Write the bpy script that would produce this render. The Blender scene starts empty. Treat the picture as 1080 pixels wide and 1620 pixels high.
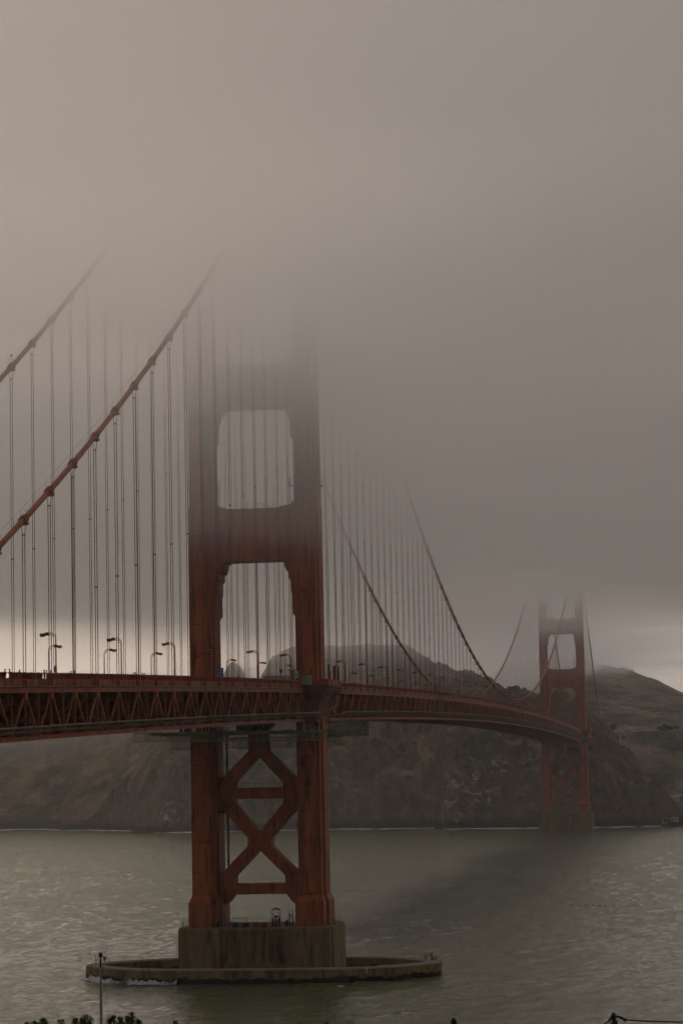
import bpy, math, random
import numpy as np
from mathutils import Vector, Matrix
random.seed(7)
rng = np.random.default_rng(7)
scene = bpy.context.scene
COL = scene.collection

# ------------------------------------------------------------------ camera
CAM = np.array([118.22, -652.84, 54.315])
FPX, YAW, PITCH, ROLL = 4055.0, -0.14549, 0.0970, -0.02012
fw = np.array([math.sin(YAW)*math.cos(PITCH), math.cos(YAW)*math.cos(PITCH), math.sin(PITCH)])
rt = np.array([math.cos(YAW), -math.sin(YAW), 0.0])
up = np.cross(rt, fw)
rt2 = rt*math.cos(ROLL)+up*math.sin(ROLL)
up2 = -rt*math.sin(ROLL)+up*math.cos(ROLL)
cd = bpy.data.cameras.new("camera"); cam = bpy.data.objects.new("camera", cd); COL.objects.link(cam)
cd.sensor_fit = 'VERTICAL'; cd.sensor_height = 36.0; cd.lens = 36.0*FPX/1620.0
cd.clip_start = 0.5; cd.clip_end = 40000
m = Matrix.Identity(4)
for i in range(3):
    m[i][0] = rt2[i]; m[i][1] = up2[i]; m[i][2] = -fw[i]; m[i][3] = CAM[i]
cam.matrix_world = m
scene.camera = cam
H2 = np.array([math.sin(YAW), math.cos(YAW)]); R2 = np.array([H2[1], -H2[0]])
def sd(s, d):                       # lateral and forward metres from the viewpoint -> world x, y
    q = CAM[:2] + H2*d + R2*s
    return float(q[0]), float(q[1])

# ------------------------------------------------------------------ light
SUN_EL, SUN_AZ = math.radians(12), math.radians(-37)   # azimuth from +Y, negative = to the left (west)
FOG_G = 0.7
GLOW_LO, GLOW_HI = 0.40, 4.6
scene.view_settings.view_transform = 'Standard'; scene.view_settings.look = 'None'
scene.view_settings.gamma = 1.0; scene.view_settings.use_curve_mapping = False
scene.view_settings.exposure = 0.86
world = bpy.data.worlds.new("World"); scene.world = world; world.use_nodes = True
wt = world.node_tree; wt.nodes.clear()
WO = wt.nodes.new('ShaderNodeOutputWorld'); WB = wt.nodes.new('ShaderNodeBackground')
SKY = wt.nodes.new('ShaderNodeTexSky'); SKY.sky_type = 'NISHITA'; SKY.sun_disc = False
SKY.sun_elevation = SUN_EL; SKY.sun_rotation = SUN_AZ; SKY.dust_density = 4.0; SKY.air_density = 1.2
tc = wt.nodes.new('ShaderNodeTexCoord')
mp = wt.nodes.new('ShaderNodeMapping'); mp.inputs['Scale'].default_value = (1, 1, 3.0)
ns = wt.nodes.new('ShaderNodeTexNoise'); ns.inputs['Scale'].default_value = 2.2; ns.inputs['Detail'].default_value = 5
cr = wt.nodes.new('ShaderNodeValToRGB')
cr.color_ramp.elements[0].position = 0.30; cr.color_ramp.elements[0].color = (2.25, 2.06, 1.98, 1)
cr.color_ramp.elements[1].position = 0.70; cr.color_ramp.elements[1].color = (3.3, 3.05, 2.95, 1)
mx = wt.nodes.new('ShaderNodeMix'); mx.data_type = 'RGBA'; mx.inputs[0].default_value = 0.95
wt.links.new(tc.outputs['Generated'], mp.inputs[0]); wt.links.new(mp.outputs[0], ns.inputs['Vector'])
wt.links.new(ns.outputs[0], cr.inputs[0]); wt.links.new(SKY.outputs[0], mx.inputs[6]); wt.links.new(cr.outputs[0], mx.inputs[7])
# overcast glow spreading round the veiled sun
dt = wt.nodes.new('ShaderNodeVectorMath'); dt.operation = 'DOT_PRODUCT'; nz = wt.nodes.new('ShaderNodeVectorMath'); nz.operation = 'NORMALIZE'
wt.links.new(tc.outputs['Generated'], nz.inputs[0]); wt.links.new(nz.outputs[0], dt.inputs[0])
dt.inputs[1].default_value = (math.sin(SUN_AZ)*math.cos(.10), math.cos(SUN_AZ)*math.cos(.10), math.sin(.10))
gr = wt.nodes.new('ShaderNodeValToRGB'); e_ = gr.color_ramp.elements
e_[0].position = 0.0; e_[0].color = (GLOW_LO*.95, GLOW_LO, GLOW_LO*1.08, 1); e_[1].position = 1.0; e_[1].color = (GLOW_HI, GLOW_HI*.95, GLOW_HI*.86, 1)
for p_, v_ in ((.45, GLOW_LO*1.1), (.78, .36), (.92, .36), (.942, .48), (.966, 1.1)):
    q_ = gr.color_ramp.elements.new(p_); k_ = (p_-.78)*3; q_.color = (v_*(1+.12*k_), v_, v_*(1.05-.35*k_), 1)
mr_ = wt.nodes.new('ShaderNodeMapRange'); mr_.inputs[1].default_value = -1; mr_.inputs[2].default_value = 1
wt.links.new(dt.outputs['Value'], mr_.inputs[0]); wt.links.new(mr_.outputs[0], gr.inputs[0])
ml_ = wt.nodes.new('ShaderNodeMix'); ml_.data_type = 'RGBA'; ml_.blend_type = 'MULTIPLY'; ml_.inputs[0].default_value = 1
wt.links.new(mx.outputs[2], ml_.inputs[6]); wt.links.new(gr.outputs[0], ml_.inputs[7]); mx = ml_
# thinner, brighter cloud over the strait to the north-north-east
d2 = wt.nodes.new('ShaderNodeVectorMath'); d2.operation = 'DOT_PRODUCT'; a2 = math.radians(35); wt.links.new(nz.outputs[0], d2.inputs[0])
d2.inputs[1].default_value = (math.sin(a2), math.cos(a2), math.sin(.03)); r2_ = wt.nodes.new('ShaderNodeMapRange'); r2_.interpolation_type = 'SMOOTHSTEP'
r2_.inputs[1].default_value = math.cos(math.radians(42)); r2_.inputs[2].default_value = math.cos(math.radians(24)); wt.links.new(d2.outputs['Value'], r2_.inputs[0])
m2_ = wt.nodes.new('ShaderNodeMix'); m2_.data_type = 'RGBA'; m2_.blend_type = 'ADD'; m2_.inputs[7].default_value = (4.6, 4.9, 5.0, 1)
wt.links.new(r2_.outputs[0], m2_.inputs[0]); wt.links.new(mx.outputs[2], m2_.inputs[6]); mx = m2_
wt.links.new(mx.outputs[2], WB.inputs[0]); wt.links.new(WB.outputs[0], WO.inputs[0])
WB.inputs[1].default_value = 0.10
sl = bpy.data.lights.new("sun", 'SUN'); sun = bpy.data.objects.new("sun", sl); COL.objects.link(sun)
sl.energy = 1.0; sl.angle = math.radians(14); sl.color = (1.0, 0.81, 0.68)
sdv = Vector((math.sin(SUN_AZ)*math.cos(SUN_EL), math.cos(SUN_AZ)*math.cos(SUN_EL), math.sin(SUN_EL)))
sun.rotation_euler = sdv.to_track_quat('Z', 'Y').to_euler()
cy = scene.cycles
cy.volume_bounces = 6; cy.max_bounces = 10; cy.diffuse_bounces = 2; cy.glossy_bounces = 2
cy.transparent_max_bounces = 64; cy.transmission_bounces = 2
cy.use_adaptive_sampling = True; cy.adaptive_threshold = 0.03; cy.adaptive_min_samples = 12
cy.use_denoising = True; cy.sample_clamp_indirect = 1.5
cy.caustics_reflective = False; cy.caustics_refractive = False

# ------------------------------------------------------------------ helpers
class MB:
    def __init__(s): s.v = []; s.f = []
    def add(s, vs, fs):
        b = len(s.v); s.v += [tuple(float(c) for c in q) for q in vs]; s.f += [tuple(i+b for i in q) for q in fs]
        return s
    def box(s, x0, x1, y0, y1, z0, z1):
        return s.add([(x0,y0,z0),(x1,y0,z0),(x1,y1,z0),(x0,y1,z0),(x0,y0,z1),(x1,y0,z1),(x1,y1,z1),(x0,y1,z1)],
                     [(0,3,2,1),(4,5,6,7),(0,1,5,4),(1,2,6,5),(2,3,7,6),(3,0,4,7)])
    def beam(s, p, q, w, h, ref=(0,0,1)):
        p = np.array(p, float); q = np.array(q, float); d = q-p; L = np.linalg.norm(d); d = d/L
        r = np.cross(d, np.array(ref, float)); n = np.linalg.norm(r)
        if n < 1e-4: r = np.cross(d, np.array((0, 1.0, 0))); n = np.linalg.norm(r)
        r /= n; u = np.cross(r, d); r = r*w/2; u = u*h/2
        vs = [p-r-u, p+r-u, p+r+u, p-r+u, q-r-u, q+r-u, q+r+u, q-r+u]
        return s.add(vs, [(0,3,2,1),(4,5,6,7),(0,1,5,4),(1,2,6,5),(2,3,7,6),(3,0,4,7)])
    def tube(s, pts, r, n=6, cap=True):
        pts = [np.array(p, float) for p in pts]; rs = r if hasattr(r, '__len__') else [r]*len(pts)
        b = len(s.v); ref = None
        for i, p in enumerate(pts):
            d = pts[min(i+1, len(pts)-1)]-pts[max(i-1, 0)]; d = d/np.linalg.norm(d)
            if ref is None: ref = np.array((1., 0, 0)) if abs(d[0]) < .9 else np.array((0, 0, 1.))
            a = np.cross(d, ref); a /= np.linalg.norm(a); c = np.cross(a, d); ref = c
            for k in range(n):
                t = 2*math.pi*k/n; q = p+(a*math.cos(t)+c*math.sin(t))*rs[i]; s.v.append(tuple(float(e) for e in q))
        for i in range(len(pts)-1):
            for k in range(n):
                k2 = (k+1) % n; s.f.append((b+i*n+k, b+i*n+k2, b+(i+1)*n+k2, b+(i+1)*n+k))
        if cap:
            s.f.append(tuple(b+k for k in range(n))[::-1]); e = b+(len(pts)-1)*n; s.f.append(tuple(e+k for k in range(n)))
        return s
    def prism_xz(s, poly, y0, y1):      # polygon in x-z, extruded along y
        n = len(poly); vs = [(x, y0, z) for x, z in poly]+[(x, y1, z) for x, z in poly]
        fs = [tuple(range(n)), tuple(range(2*n-1, n-1, -1))]+[(i, i+n, (i+1) % n+n, (i+1) % n) for i in range(n)]
        return s.add(vs, fs)
    def loft(s, rings, cap=True):       # rings of equal length closed loops
        n = len(rings[0]); b = len(s.v)
        for r in rings: s.v += [tuple(float(c) for c in q) for q in r]
        for i in range(len(rings)-1):
            for k in range(n):
                k2 = (k+1) % n; s.f.append((b+i*n+k, b+i*n+k2, b+(i+1)*n+k2, b+(i+1)*n+k))
        if cap:
            s.f.append(tuple(b+k for k in range(n))[::-1]); e = b+(len(rings)-1)*n; s.f.append(tuple(e+k for k in range(n)))
        return s
    def sphere(s, c, r, n=8, m_=6, sq=(1,1,1)):
        rings = []
        for j in range(1, m_):
            t = math.pi*j/m_
            rings.append([(c[0]+r*sq[0]*math.sin(t)*math.cos(2*math.pi*k/n), c[1]+r*sq[1]*math.sin(t)*math.sin(2*math.pi*k/n), c[2]-r*sq[2]*math.cos(t)) for k in range(n)])
        return s.loft(rings)
    def mesh(s, name, mat, smooth=False):
        me = bpy.data.meshes.new(name); me.from_pydata(s.v, [], s.f); me.update()
        if mat: me.materials.append(mat)
        if smooth:
            for p in me.polygons: p.use_smooth = True
        return me
    def obj(s, name, mat, parent=None, smooth=False, kind=None, label=None, cat=None, group=None, fix=True):
        me = s.mesh(name, mat, smooth)
        if fix:
            import bmesh
            bm = bmesh.new(); bm.from_mesh(me); bmesh.ops.recalc_face_normals(bm, faces=bm.faces); bm.to_mesh(me); bm.free()
        return link(name, me, parent, kind, label, cat, group)
def link(name, data, parent=None, kind=None, label=None, cat=None, group=None, loc=None):
    o = bpy.data.objects.new(name, data); COL.objects.link(o)
    if parent: o.parent = parent
    if loc is not None: o.location = loc
    if kind: o['kind'] = kind
    if label: o['label'] = label
    if cat: o['category'] = cat
    if group: o['group'] = group
    return o
def thing(name, label, cat, loc=(0,0,0), rz=0, group=None, kind=None):
    o = link(name, None, None, kind, label, cat, group, loc); o.rotation_euler = (0, 0, rz); o.empty_display_size = 0.2
    return o
def copy_tree(root, loc, rz=None, label=None, group=None, scale=None):
    def rec(o, par):
        c = o.copy(); COL.objects.link(c); c.parent = par
        for ch in list(o.children): rec(ch, c)
        return c
    r = rec(root, None); r.location = loc
    if rz is not None: r.rotation_euler = (0, 0, rz)
    if label: r['label'] = label
    if group: r['group'] = group
    if scale: r.scale = (scale,)*3
    return r
ORD = ['first','second','third','fourth','fifth','sixth','seventh','eighth','ninth','tenth','eleventh','twelfth','thirteenth','fourteenth','fifteenth','sixteenth',
 'seventeenth','eighteenth','nineteenth','twentieth','twenty-first','twenty-second','twenty-third','twenty-fourth','twenty-fifth','twenty-sixth','twenty-seventh','twenty-eighth','twenty-ninth','thirtieth','thirty-first','thirty-second','thirty-third']

# ------------------------------------------------------------------ materials
def mat(name, c1, c2, scale=0.6, stretch=(1,1,1), rough=0.7, detail=6, lo=0.35, hi=0.65, bump=0.0, bscale=None, metal=0.0, spec=0.25, third=None):
    mt = bpy.data.materials.new(name); mt.use_nodes = True; nt = mt.node_tree; bs = nt.nodes['Principled BSDF']
    ge = nt.nodes.new('ShaderNodeNewGeometry'); ma = nt.nodes.new('ShaderNodeMapping'); ma.inputs['Scale'].default_value = stretch
    no = nt.nodes.new('ShaderNodeTexNoise'); no.inputs['Scale'].default_value = scale; no.inputs['Detail'].default_value = detail; no.inputs['Roughness'].default_value = 0.65
    ra = nt.nodes.new('ShaderNodeValToRGB'); ra.color_ramp.elements[0].position = lo; ra.color_ramp.elements[1].position = hi
    ra.color_ramp.elements[0].color = (*c1, 1); ra.color_ramp.elements[1].color = (*c2, 1)
    nt.links.new(ge.outputs['Position'], ma.inputs[0]); nt.links.new(ma.outputs[0], no.inputs['Vector']); nt.links.new(no.outputs[0], ra.inputs[0])
    out = ra.outputs[0]
    if third:                       # (colour, scale, threshold, amount)
        n2 = nt.nodes.new('ShaderNodeTexNoise'); n2.inputs['Scale'].default_value = third[1]; n2.inputs['Detail'].default_value = 8
        m2 = nt.nodes.new('ShaderNodeMapping'); m2.inputs['Scale'].default_value = third[4] if len(third) > 4 else (1,1,1)
        r2 = nt.nodes.new('ShaderNodeMapRange'); r2.inputs[1].default_value = third[2]; r2.inputs[2].default_value = third[2]+0.12; r2.inputs[4].default_value = third[3]
        x2 = nt.nodes.new('ShaderNodeMix'); x2.data_type = 'RGBA'; x2.inputs[7].default_value = (*third[0], 1)
        nt.links.new(ge.outputs['Position'], m2.inputs[0]); nt.links.new(m2.outputs[0], n2.inputs['Vector']); nt.links.new(n2.outputs[0], r2.inputs[0])
        nt.links.new(r2.outputs[0], x2.inputs[0]); nt.links.new(out, x2.inputs[6]); out = x2.outputs[2]
    nt.links.new(out, bs.inputs['Base Color'])
    bs.inputs['Roughness'].default_value = rough; bs.inputs['Metallic'].default_value = metal; bs.inputs['Specular IOR Level'].default_value = spec
    if bump:
        bu = nt.nodes.new('ShaderNodeBump'); bu.inputs['Strength'].default_value = bump; bu.inputs['Distance'].default_value = 0.2
        nb = no
        if bscale:
            nb = nt.nodes.new('ShaderNodeTexNoise'); nb.inputs['Scale'].default_value = bscale; nb.inputs['Detail'].default_value = 6
            nt.links.new(ge.outputs['Position'], nb.inputs['Vector'])
        nt.links.new(nb.outputs[0], bu.inputs['Height']); nt.links.new(bu.outputs[0], bs.inputs['Normal'])
    return mt
M = {}
M['steel'] = mat('orange_steel_paint', (.30,.060,.016), (.52,.125,.036), .35, (1,1,.16), .62, third=((.09,.028,.012), .9, .54, .8, (1,1,.12)), bump=.15, bscale=3)
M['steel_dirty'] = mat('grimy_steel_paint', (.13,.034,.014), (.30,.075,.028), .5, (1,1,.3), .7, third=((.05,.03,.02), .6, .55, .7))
M['pale_edge'] = mat('salt_bleached_edge', (.28,.13,.09), (.42,.26,.20), 1.5, (1,1,1), .8)
M['cablewrap'] = mat('cable_wrap_paint', (.32,.065,.018), (.52,.12,.035), .8, (1,1,1), .55)
M['rope'] = mat('suspender_rope_paint', (.17,.045,.022), (.25,.07,.035), .3, (1,1,1), .7)
M['concrete'] = mat('stained_concrete', (.17,.105,.038), (.31,.205,.085), .35, (1,1,.25), .9, third=((.06,.04,.02), .5, .53, .7, (1,1,.12)), bump=.3, bscale=2)
M['asphalt'] = mat('asphalt', (.045,.045,.045), (.065,.063,.06), 1.2, (1,1,1), .9)
M['walk'] = mat('walkway_concrete', (.2,.19,.17), (.28,.26,.24), 1.2, (1,1,1), .9)
M['scaff'] = mat('dull_green_scaffold', (.24,.23,.13), (.40,.38,.22), .9, (1,1,1), .6)
M['netgreen'] = mat('grey_green_net_steel', (.10,.11,.06), (.19,.19,.11), .6, (1,1,1), .6)
M['black'] = mat('dark_iron', (.012,.011,.010), (.03,.026,.022), 2, (1,1,1), .6)
M['grey'] = mat('galvanised_grey', (.25,.25,.24), (.36,.36,.34), 2, (1,1,1), .5, metal=.3)
M['white'] = mat('weathered_white_paint', (.55,.53,.5), (.75,.73,.7), 1, (1,1,1), .6)
M['panelgrey'] = mat('grey_green_panel', (.22,.23,.17), (.30,.31,.24), 1, (1,1,1), .7)
M['blue'] = mat('blue_sheet', (.03,.08,.22), (.05,.13,.32), 1, (1,1,1), .5)
M['red'] = mat('signal_red', (.22,.02,.012), (.34,.03,.015), 1, (1,1,1), .5)
M['yellow'] = mat('amber_lens', (.55,.38,.03), (.7,.5,.06), 2, (1,1,1), .4)
M['globe'] = mat('cream_lamp_glass', (.5,.47,.4), (.6,.57,.5), 2, (1,1,1), .3)
M['glass'] = mat('dark_window_glass', (.02,.025,.03), (.04,.05,.06), 1, (1,1,1), .15)
M['bark'] = mat('bark', (.05,.035,.025), (.09,.065,.045), 2, (1,1,1), .9)
M['leafdark'] = mat('dark_foliage', (.025,.035,.012), (.07,.08,.03), .8, (1,1,1), .8)
M['leaf'] = mat('shrub_foliage', (.06,.08,.018), (.17,.18,.05), 6, (1,1,1), .6)
M['grass'] = mat('bluff_dry_grass', (.05,.05,.02), (.12,.10,.045), .4, (1,1,1), .95, third=((.03,.04,.015), .15, .5, .8))
M['skin'] = mat('skin', (.35,.2,.13), (.4,.24,.16), 3, (1,1,1), .6)
M['hair'] = mat('dark_hair', (.02,.015,.01), (.04,.03,.02), 5, (1,1,1), .7)
JACK = [mat('jacket_%s' % n, c, tuple(min(1, k*1.3) for k in c), 3, (1,1,1), .85) for n, c in
        (('black', (.02,.02,.022)), ('orange', (.5,.1,.03)), ('navy', (.03,.04,.08)), ('grey', (.2,.2,.2)), ('brown', (.12,.07,.04)))]
M['trouser'] = mat('dark_trousers', (.02,.022,.03), (.04,.04,.05), 3, (1,1,1), .85)

# ------------------------------------------------------------------ profile curves of the bridge
MAIN = 1280.16; P = 15.24
def zr(y):  return 75.14+6.13*(1-((y-640)/640)**2)          # top of the railing
def cab(y):
    if y < 0: return 227+.59918*y+.39006e-3*y*y
    if y > MAIN:
        t = MAIN-y; return 227+.59918*t+.39006e-3*t*t
    return 84.04+(227-84.04)*((y-MAIN/2)/(MAIN/2))**2
YS, YE = -426.72, MAIN+345.0
TX = 13.72

# ------------------------------------------------------------------ noise on numpy grids
def vnoise(x, y, seed):
    r = np.random.default_rng(seed); T = r.random((256, 256))
    xi = np.floor(x).astype(int); yi = np.floor(y).astype(int); fx = x-xi; fy = y-yi
    fx = fx*fx*(3-2*fx); fy = fy*fy*(3-2*fy)
    a = T[xi % 256, yi % 256]; b = T[(xi+1) % 256, yi % 256]; c = T[xi % 256, (yi+1) % 256]; d = T[(xi+1) % 256, (yi+1) % 256]
    return (a*(1-fx)+b*fx)*(1-fy)+(c*(1-fx)+d*fx)*fy
def fbm(x, y, sc, seed, o=5, ridged=False):
    t = 0; a = 1; n = 0
    for i in range(o):
        v = vnoise(x/sc*2**i+17*i, y/sc*2**i+31*i, seed+i)
        if ridged: v = 1-abs(2*v-1)
        t = t+a*v; n += a; a *= .5
    return t/n
def grid_mesh(name, X, Y, Z, material, kind='structure', parent=None, smooth=True):
    n, m_ = X.shape
    co = np.stack([X, Y, Z], -1).reshape(-1, 3)
    i = np.arange(n-1)[:, None]*m_+np.arange(m_-1)[None, :]
    f = np.stack([i, i+1, i+m_+1, i+m_], -1).reshape(-1, 4)
    me = bpy.data.meshes.new(name); me.vertices.add(len(co)); me.vertices.foreach_set('co', co.ravel())
    me.loops.add(f.size); me.loops.foreach_set('vertex_index', f.ravel())
    me.polygons.add(len(f)); me.polygons.foreach_set('loop_start', np.arange(0, f.size, 4)); me.polygons.foreach_set('loop_total', np.full(len(f), 4))
    me.update(calc_edges=True); me.validate()
    me.polygons.foreach_set('use_smooth', np.full(len(me.polygons), smooth)); me.materials.append(material)
    o = link(name, me, parent, kind); return o
def lin(x, pts):
    return np.interp(x, [p[0] for p in pts], [p[1] for p in pts])

# ------------------------------------------------------------------ sea
def water_material():
    mt = bpy.data.materials.new('sea_water'); mt.use_nodes = True; nt = mt.node_tree; bs = nt.nodes['Principled BSDF']
    N = nt.nodes.new; L = nt.links.new
    ge = N('ShaderNodeNewGeometry')
    def noise(scale, stretch, detail=4, rough=.6, rot=0.0):
        ma = N('ShaderNodeMapping'); ma.inputs['Scale'].default_value = stretch; ma.inputs['Rotation'].default_value = (0, 0, rot)
        no = N('ShaderNodeTexNoise'); no.inputs['Scale'].default_value = scale; no.inputs['Detail'].default_value = detail; no.inputs['Roughness'].default_value = rough
        L(ge.outputs['Position'], ma.inputs[0]); L(ma.outputs[0], no.inputs['Vector']); return no
    def rng_(src, a, b, c=0.0, d=1.0):
        r = N('ShaderNodeMapRange'); r.inputs[1].default_value = a; r.inputs[2].default_value = b; r.inputs[3].default_value = c; r.inputs[4].default_value = d
        L(src, r.inputs[0]); return r.outputs[0]
    def math_(op, a, b=None):
        q = N('ShaderNodeMath'); q.operation = op
        for i, v in enumerate((a, b)):
            if v is None: continue
            if isinstance(v, (int, float)): q.inputs[i].default_value = v
            else: L(v, q.inputs[i])
        return q.outputs[0]
    big = noise(.018, (1, .45, 1), 6, .6, .25)        # swell groups and current streaks
    mid = noise(.20, (1, .38, 1), 6, .68, .20)
    fine = noise(1.1, (1, .5, 1), 3, .6, .1)
    # dark reflection of the bridge, painted into the water from near pier to far
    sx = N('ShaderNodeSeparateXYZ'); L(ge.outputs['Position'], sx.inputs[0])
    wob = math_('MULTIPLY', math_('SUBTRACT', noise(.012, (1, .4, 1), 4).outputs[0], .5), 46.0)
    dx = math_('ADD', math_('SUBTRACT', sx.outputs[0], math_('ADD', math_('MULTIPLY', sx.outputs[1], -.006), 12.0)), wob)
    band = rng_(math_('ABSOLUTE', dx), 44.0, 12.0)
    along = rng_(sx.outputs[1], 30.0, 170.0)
    bridge_reflection = math_('MULTIPLY', math_('MULTIPLY', band, along), rng_(noise(.03, (1, .3, 1), 4).outputs[0], .15, .5))
    h = math_('ADD', math_('MULTIPLY', mid.outputs[0], 3.4), math_('MULTIPLY', fine.outputs[0], .5))
    h = math_('ADD', h, math_('MULTIPLY', big.outputs[0], 2.2))
    bu = N('ShaderNodeBump'); bu.inputs['Distance'].default_value = 1.0
    L(math_('ADD', .35, math_('MULTIPLY', bridge_reflection, .30)), bu.inputs['Strength']); L(h, bu.inputs['Height']); L(bu.outputs[0], bs.inputs['Normal'])
    # body colour: silty green, darker in the painted bridge reflection
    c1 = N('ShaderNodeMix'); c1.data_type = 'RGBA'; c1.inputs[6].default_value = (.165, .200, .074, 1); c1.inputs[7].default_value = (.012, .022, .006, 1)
    L(math_('ADD', math_('MULTIPLY', bridge_reflection, .8), math_('MULTIPLY', rng_(big.outputs[0], .4, .7), .35)), c1.inputs[0])
    # whitecaps
    fo = noise(.055, (1, .28, 1), 9, .72, .12); fm = noise(.01, (1, .6, 1), 3)
    foam = math_('MULTIPLY', rng_(fo.outputs[0], .665, .70), rng_(fm.outputs[0], .42, .6))
    c2 = N('ShaderNodeMix'); c2.data_type = 'RGBA'; c2.inputs[7].default_value = (.55, .55, .5, 1); L(foam, c2.inputs[0]); L(c1.outputs[2], c2.inputs[6])
    L(rng_(bridge_reflection, 0, 1, .40, .12), bs.inputs['Specular IOR Level'])
    L(c2.outputs[2], bs.inputs['Base Color'])
    L(math_('ADD', .09, math_('MULTIPLY', foam, .7)), bs.inputs['Roughness']); bs.inputs['IOR'].default_value = 1.33
    return mt
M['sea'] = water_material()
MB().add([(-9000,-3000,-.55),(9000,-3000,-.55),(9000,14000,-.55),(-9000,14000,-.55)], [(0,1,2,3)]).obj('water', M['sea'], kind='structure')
# wind sea with real wave relief over the part of the strait that can be seen
ws = np.arange(-340, 341, 1.15); wd = [150.0]
while wd[-1] < 2450: wd.append(wd[-1]+max(1.1, wd[-1]*.0030))
WS, WD = np.meshgrid(ws, np.array(wd), indexing='ij')
def waves(x, y):
    a = .20*(fbm(x+.25*y, y*.62, 14, 801, 3)-.5)+.19*(fbm(x-.3*y, y*.55+.1*x, 4.4, 811, 3)-.5)+.36*(fbm(x, y*.6, 2.1, 821, 3)-.5)
    g = .25+1.5*fbm(x*.7, y*.22, 75, 831, 5)
    sharp = np.maximum(a, 0)**1.3*1.7
    return (a*.7+sharp)*g*1.25
wx = CAM[0]+H2[0]*WD+R2[0]*WS; wy = CAM[1]+H2[1]*WD+R2[1]*WS
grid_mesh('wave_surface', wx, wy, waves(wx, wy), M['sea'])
MB().add([(-9000,-3000,-14),(9000,-3000,-14),(9000,14000,-14),(-9000,14000,-14)], [(0,1,2,3)]).obj('seabed', M['black'], kind='structure')

# ------------------------------------------------------------------ headlands beyond the strait (lateral s, depth d)
def smax(a, b, k=10.0): return np.log(np.exp(np.clip((a-b)/k, -60, 60))+1)*k+b
def shore_d(s):   # depth of the waterline
    return lin(s, [(-900,2420),(-420,2330),(-300,2290),(-262,2270),(-245,2235),(-215,2215),(-190,2180),(-165,2130),(-145,2095),(-120,2082),(-60,2090),(0,2082),(40,2070),(72,2060),(78,2022),(110,2020),(150,2006),(200,1988),(226,1990),(262,1975),(270,2010),(276,2330),(420,2350),(900,2250)])
def terrain_h(s, d):
    ds = shore_d(s)+14*(fbm(s, d*.2, 45, 5)-.5)
    t = d-ds
    cliff = np.where(t < 0, t*.5, 52*(1-np.exp(-np.maximum(t, 0)/42))+.38*np.maximum(t, 0))
    cliff = np.where(s > 272, np.minimum(cliff, np.where(t<0, t*.5, 3+t*.15)), cliff)
    # crest line heights of the main (bridge-side) mass
    crest = lin(s, [(-900,120),(-300,128),(-200,140),(-150,156),(-125,160),(-104,150),(-90,118),(-80,118),(-66,150),(-48,160),(60,160),(72,147),(95,128),(129,116),(150,108),(185,92),(207,72),(227,47),(250,21),(260,7),(264,1),(268,-7),(300,-9)])
    body = np.minimum(cliff, crest)
    fall = np.where(d > 2640, (d-2640)*.10, 0)
    body = body-fall
    # hanging valley at the left: spur flank rising to the right
    q = s+.05*(d-2100)
    flank = lin(q, [(-260,0),(-226,8),(-210,15),(-192,36),(-145,80),(-100,130),(-60,200)])
    left_back = np.where(t < 60, -20, np.minimum((t-60)*.55, 128))
    body = np.where(s < -40, np.maximum(np.minimum(body, flank), np.minimum(cliff, left_back) if True else 0), body)
    # terrace with the road and the hill behind, right
    terr = np.where(d > 2330, np.minimum((d-2330)*.62, 77), -8)*1.0
    terr = terr-np.where(s < 205, (205-s)*.4, 0)
    hill = lin(s, [(-900,60),(100,120),(200,168),(240,178),(300,173),(327,168),(358,159),(390,146),(420,128),(480,110),(620,95),(900,120)])
    hd = np.clip((d-2560)/640, 0, 1); hillh = 77+(hill-77)*hd**.85
    hillh = np.where(d > 3200, hill-(d-3200)*.08, hillh)
    hillh = np.where(d < 2560, terr, hillh)
    right = np.where(s > 120, hillh, -20)
    far = np.where(d > 3000, 60+np.clip((d-3000)*.1, 0, 75), -20)
    h = smax(smax(body, right, 4), far, 6)
    land = np.clip(h/25, 0, 1)
    gull = fbm(s+.55*d, d-.5*s, 62, 11, 5, ridged=True)-.62
    gul2 = fbm(s*1.0+.9*h, d*.3, 26, 21, 5, ridged=True)-.62
    small = fbm(s, d, 12, 31, 4)-.5
    keep = 1-np.exp(-((d-2480)/60)**2)*(s > 225)
    near = np.clip((2390-d)/260, .09, 1)
    h = h+land*keep*near*(gull*36+gul2*20+small*6)+small*3*np.clip(h/4, 0, 1)*keep
    return h
ss = np.concatenate([np.linspace(-900,-330,60)[:-1], np.linspace(-330,440,470)[:-1], np.linspace(440,900,50)])
dd = np.concatenate([np.linspace(1950,2330,190)[:-1], np.linspace(2330,2700,110)[:-1], np.linspace(2700,3300,90)[:-1], np.linspace(3300,4600,40)])
S_, D_ = np.meshgrid(ss, dd, indexing='ij'); Hh = terrain_h(S_, D_)
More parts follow.
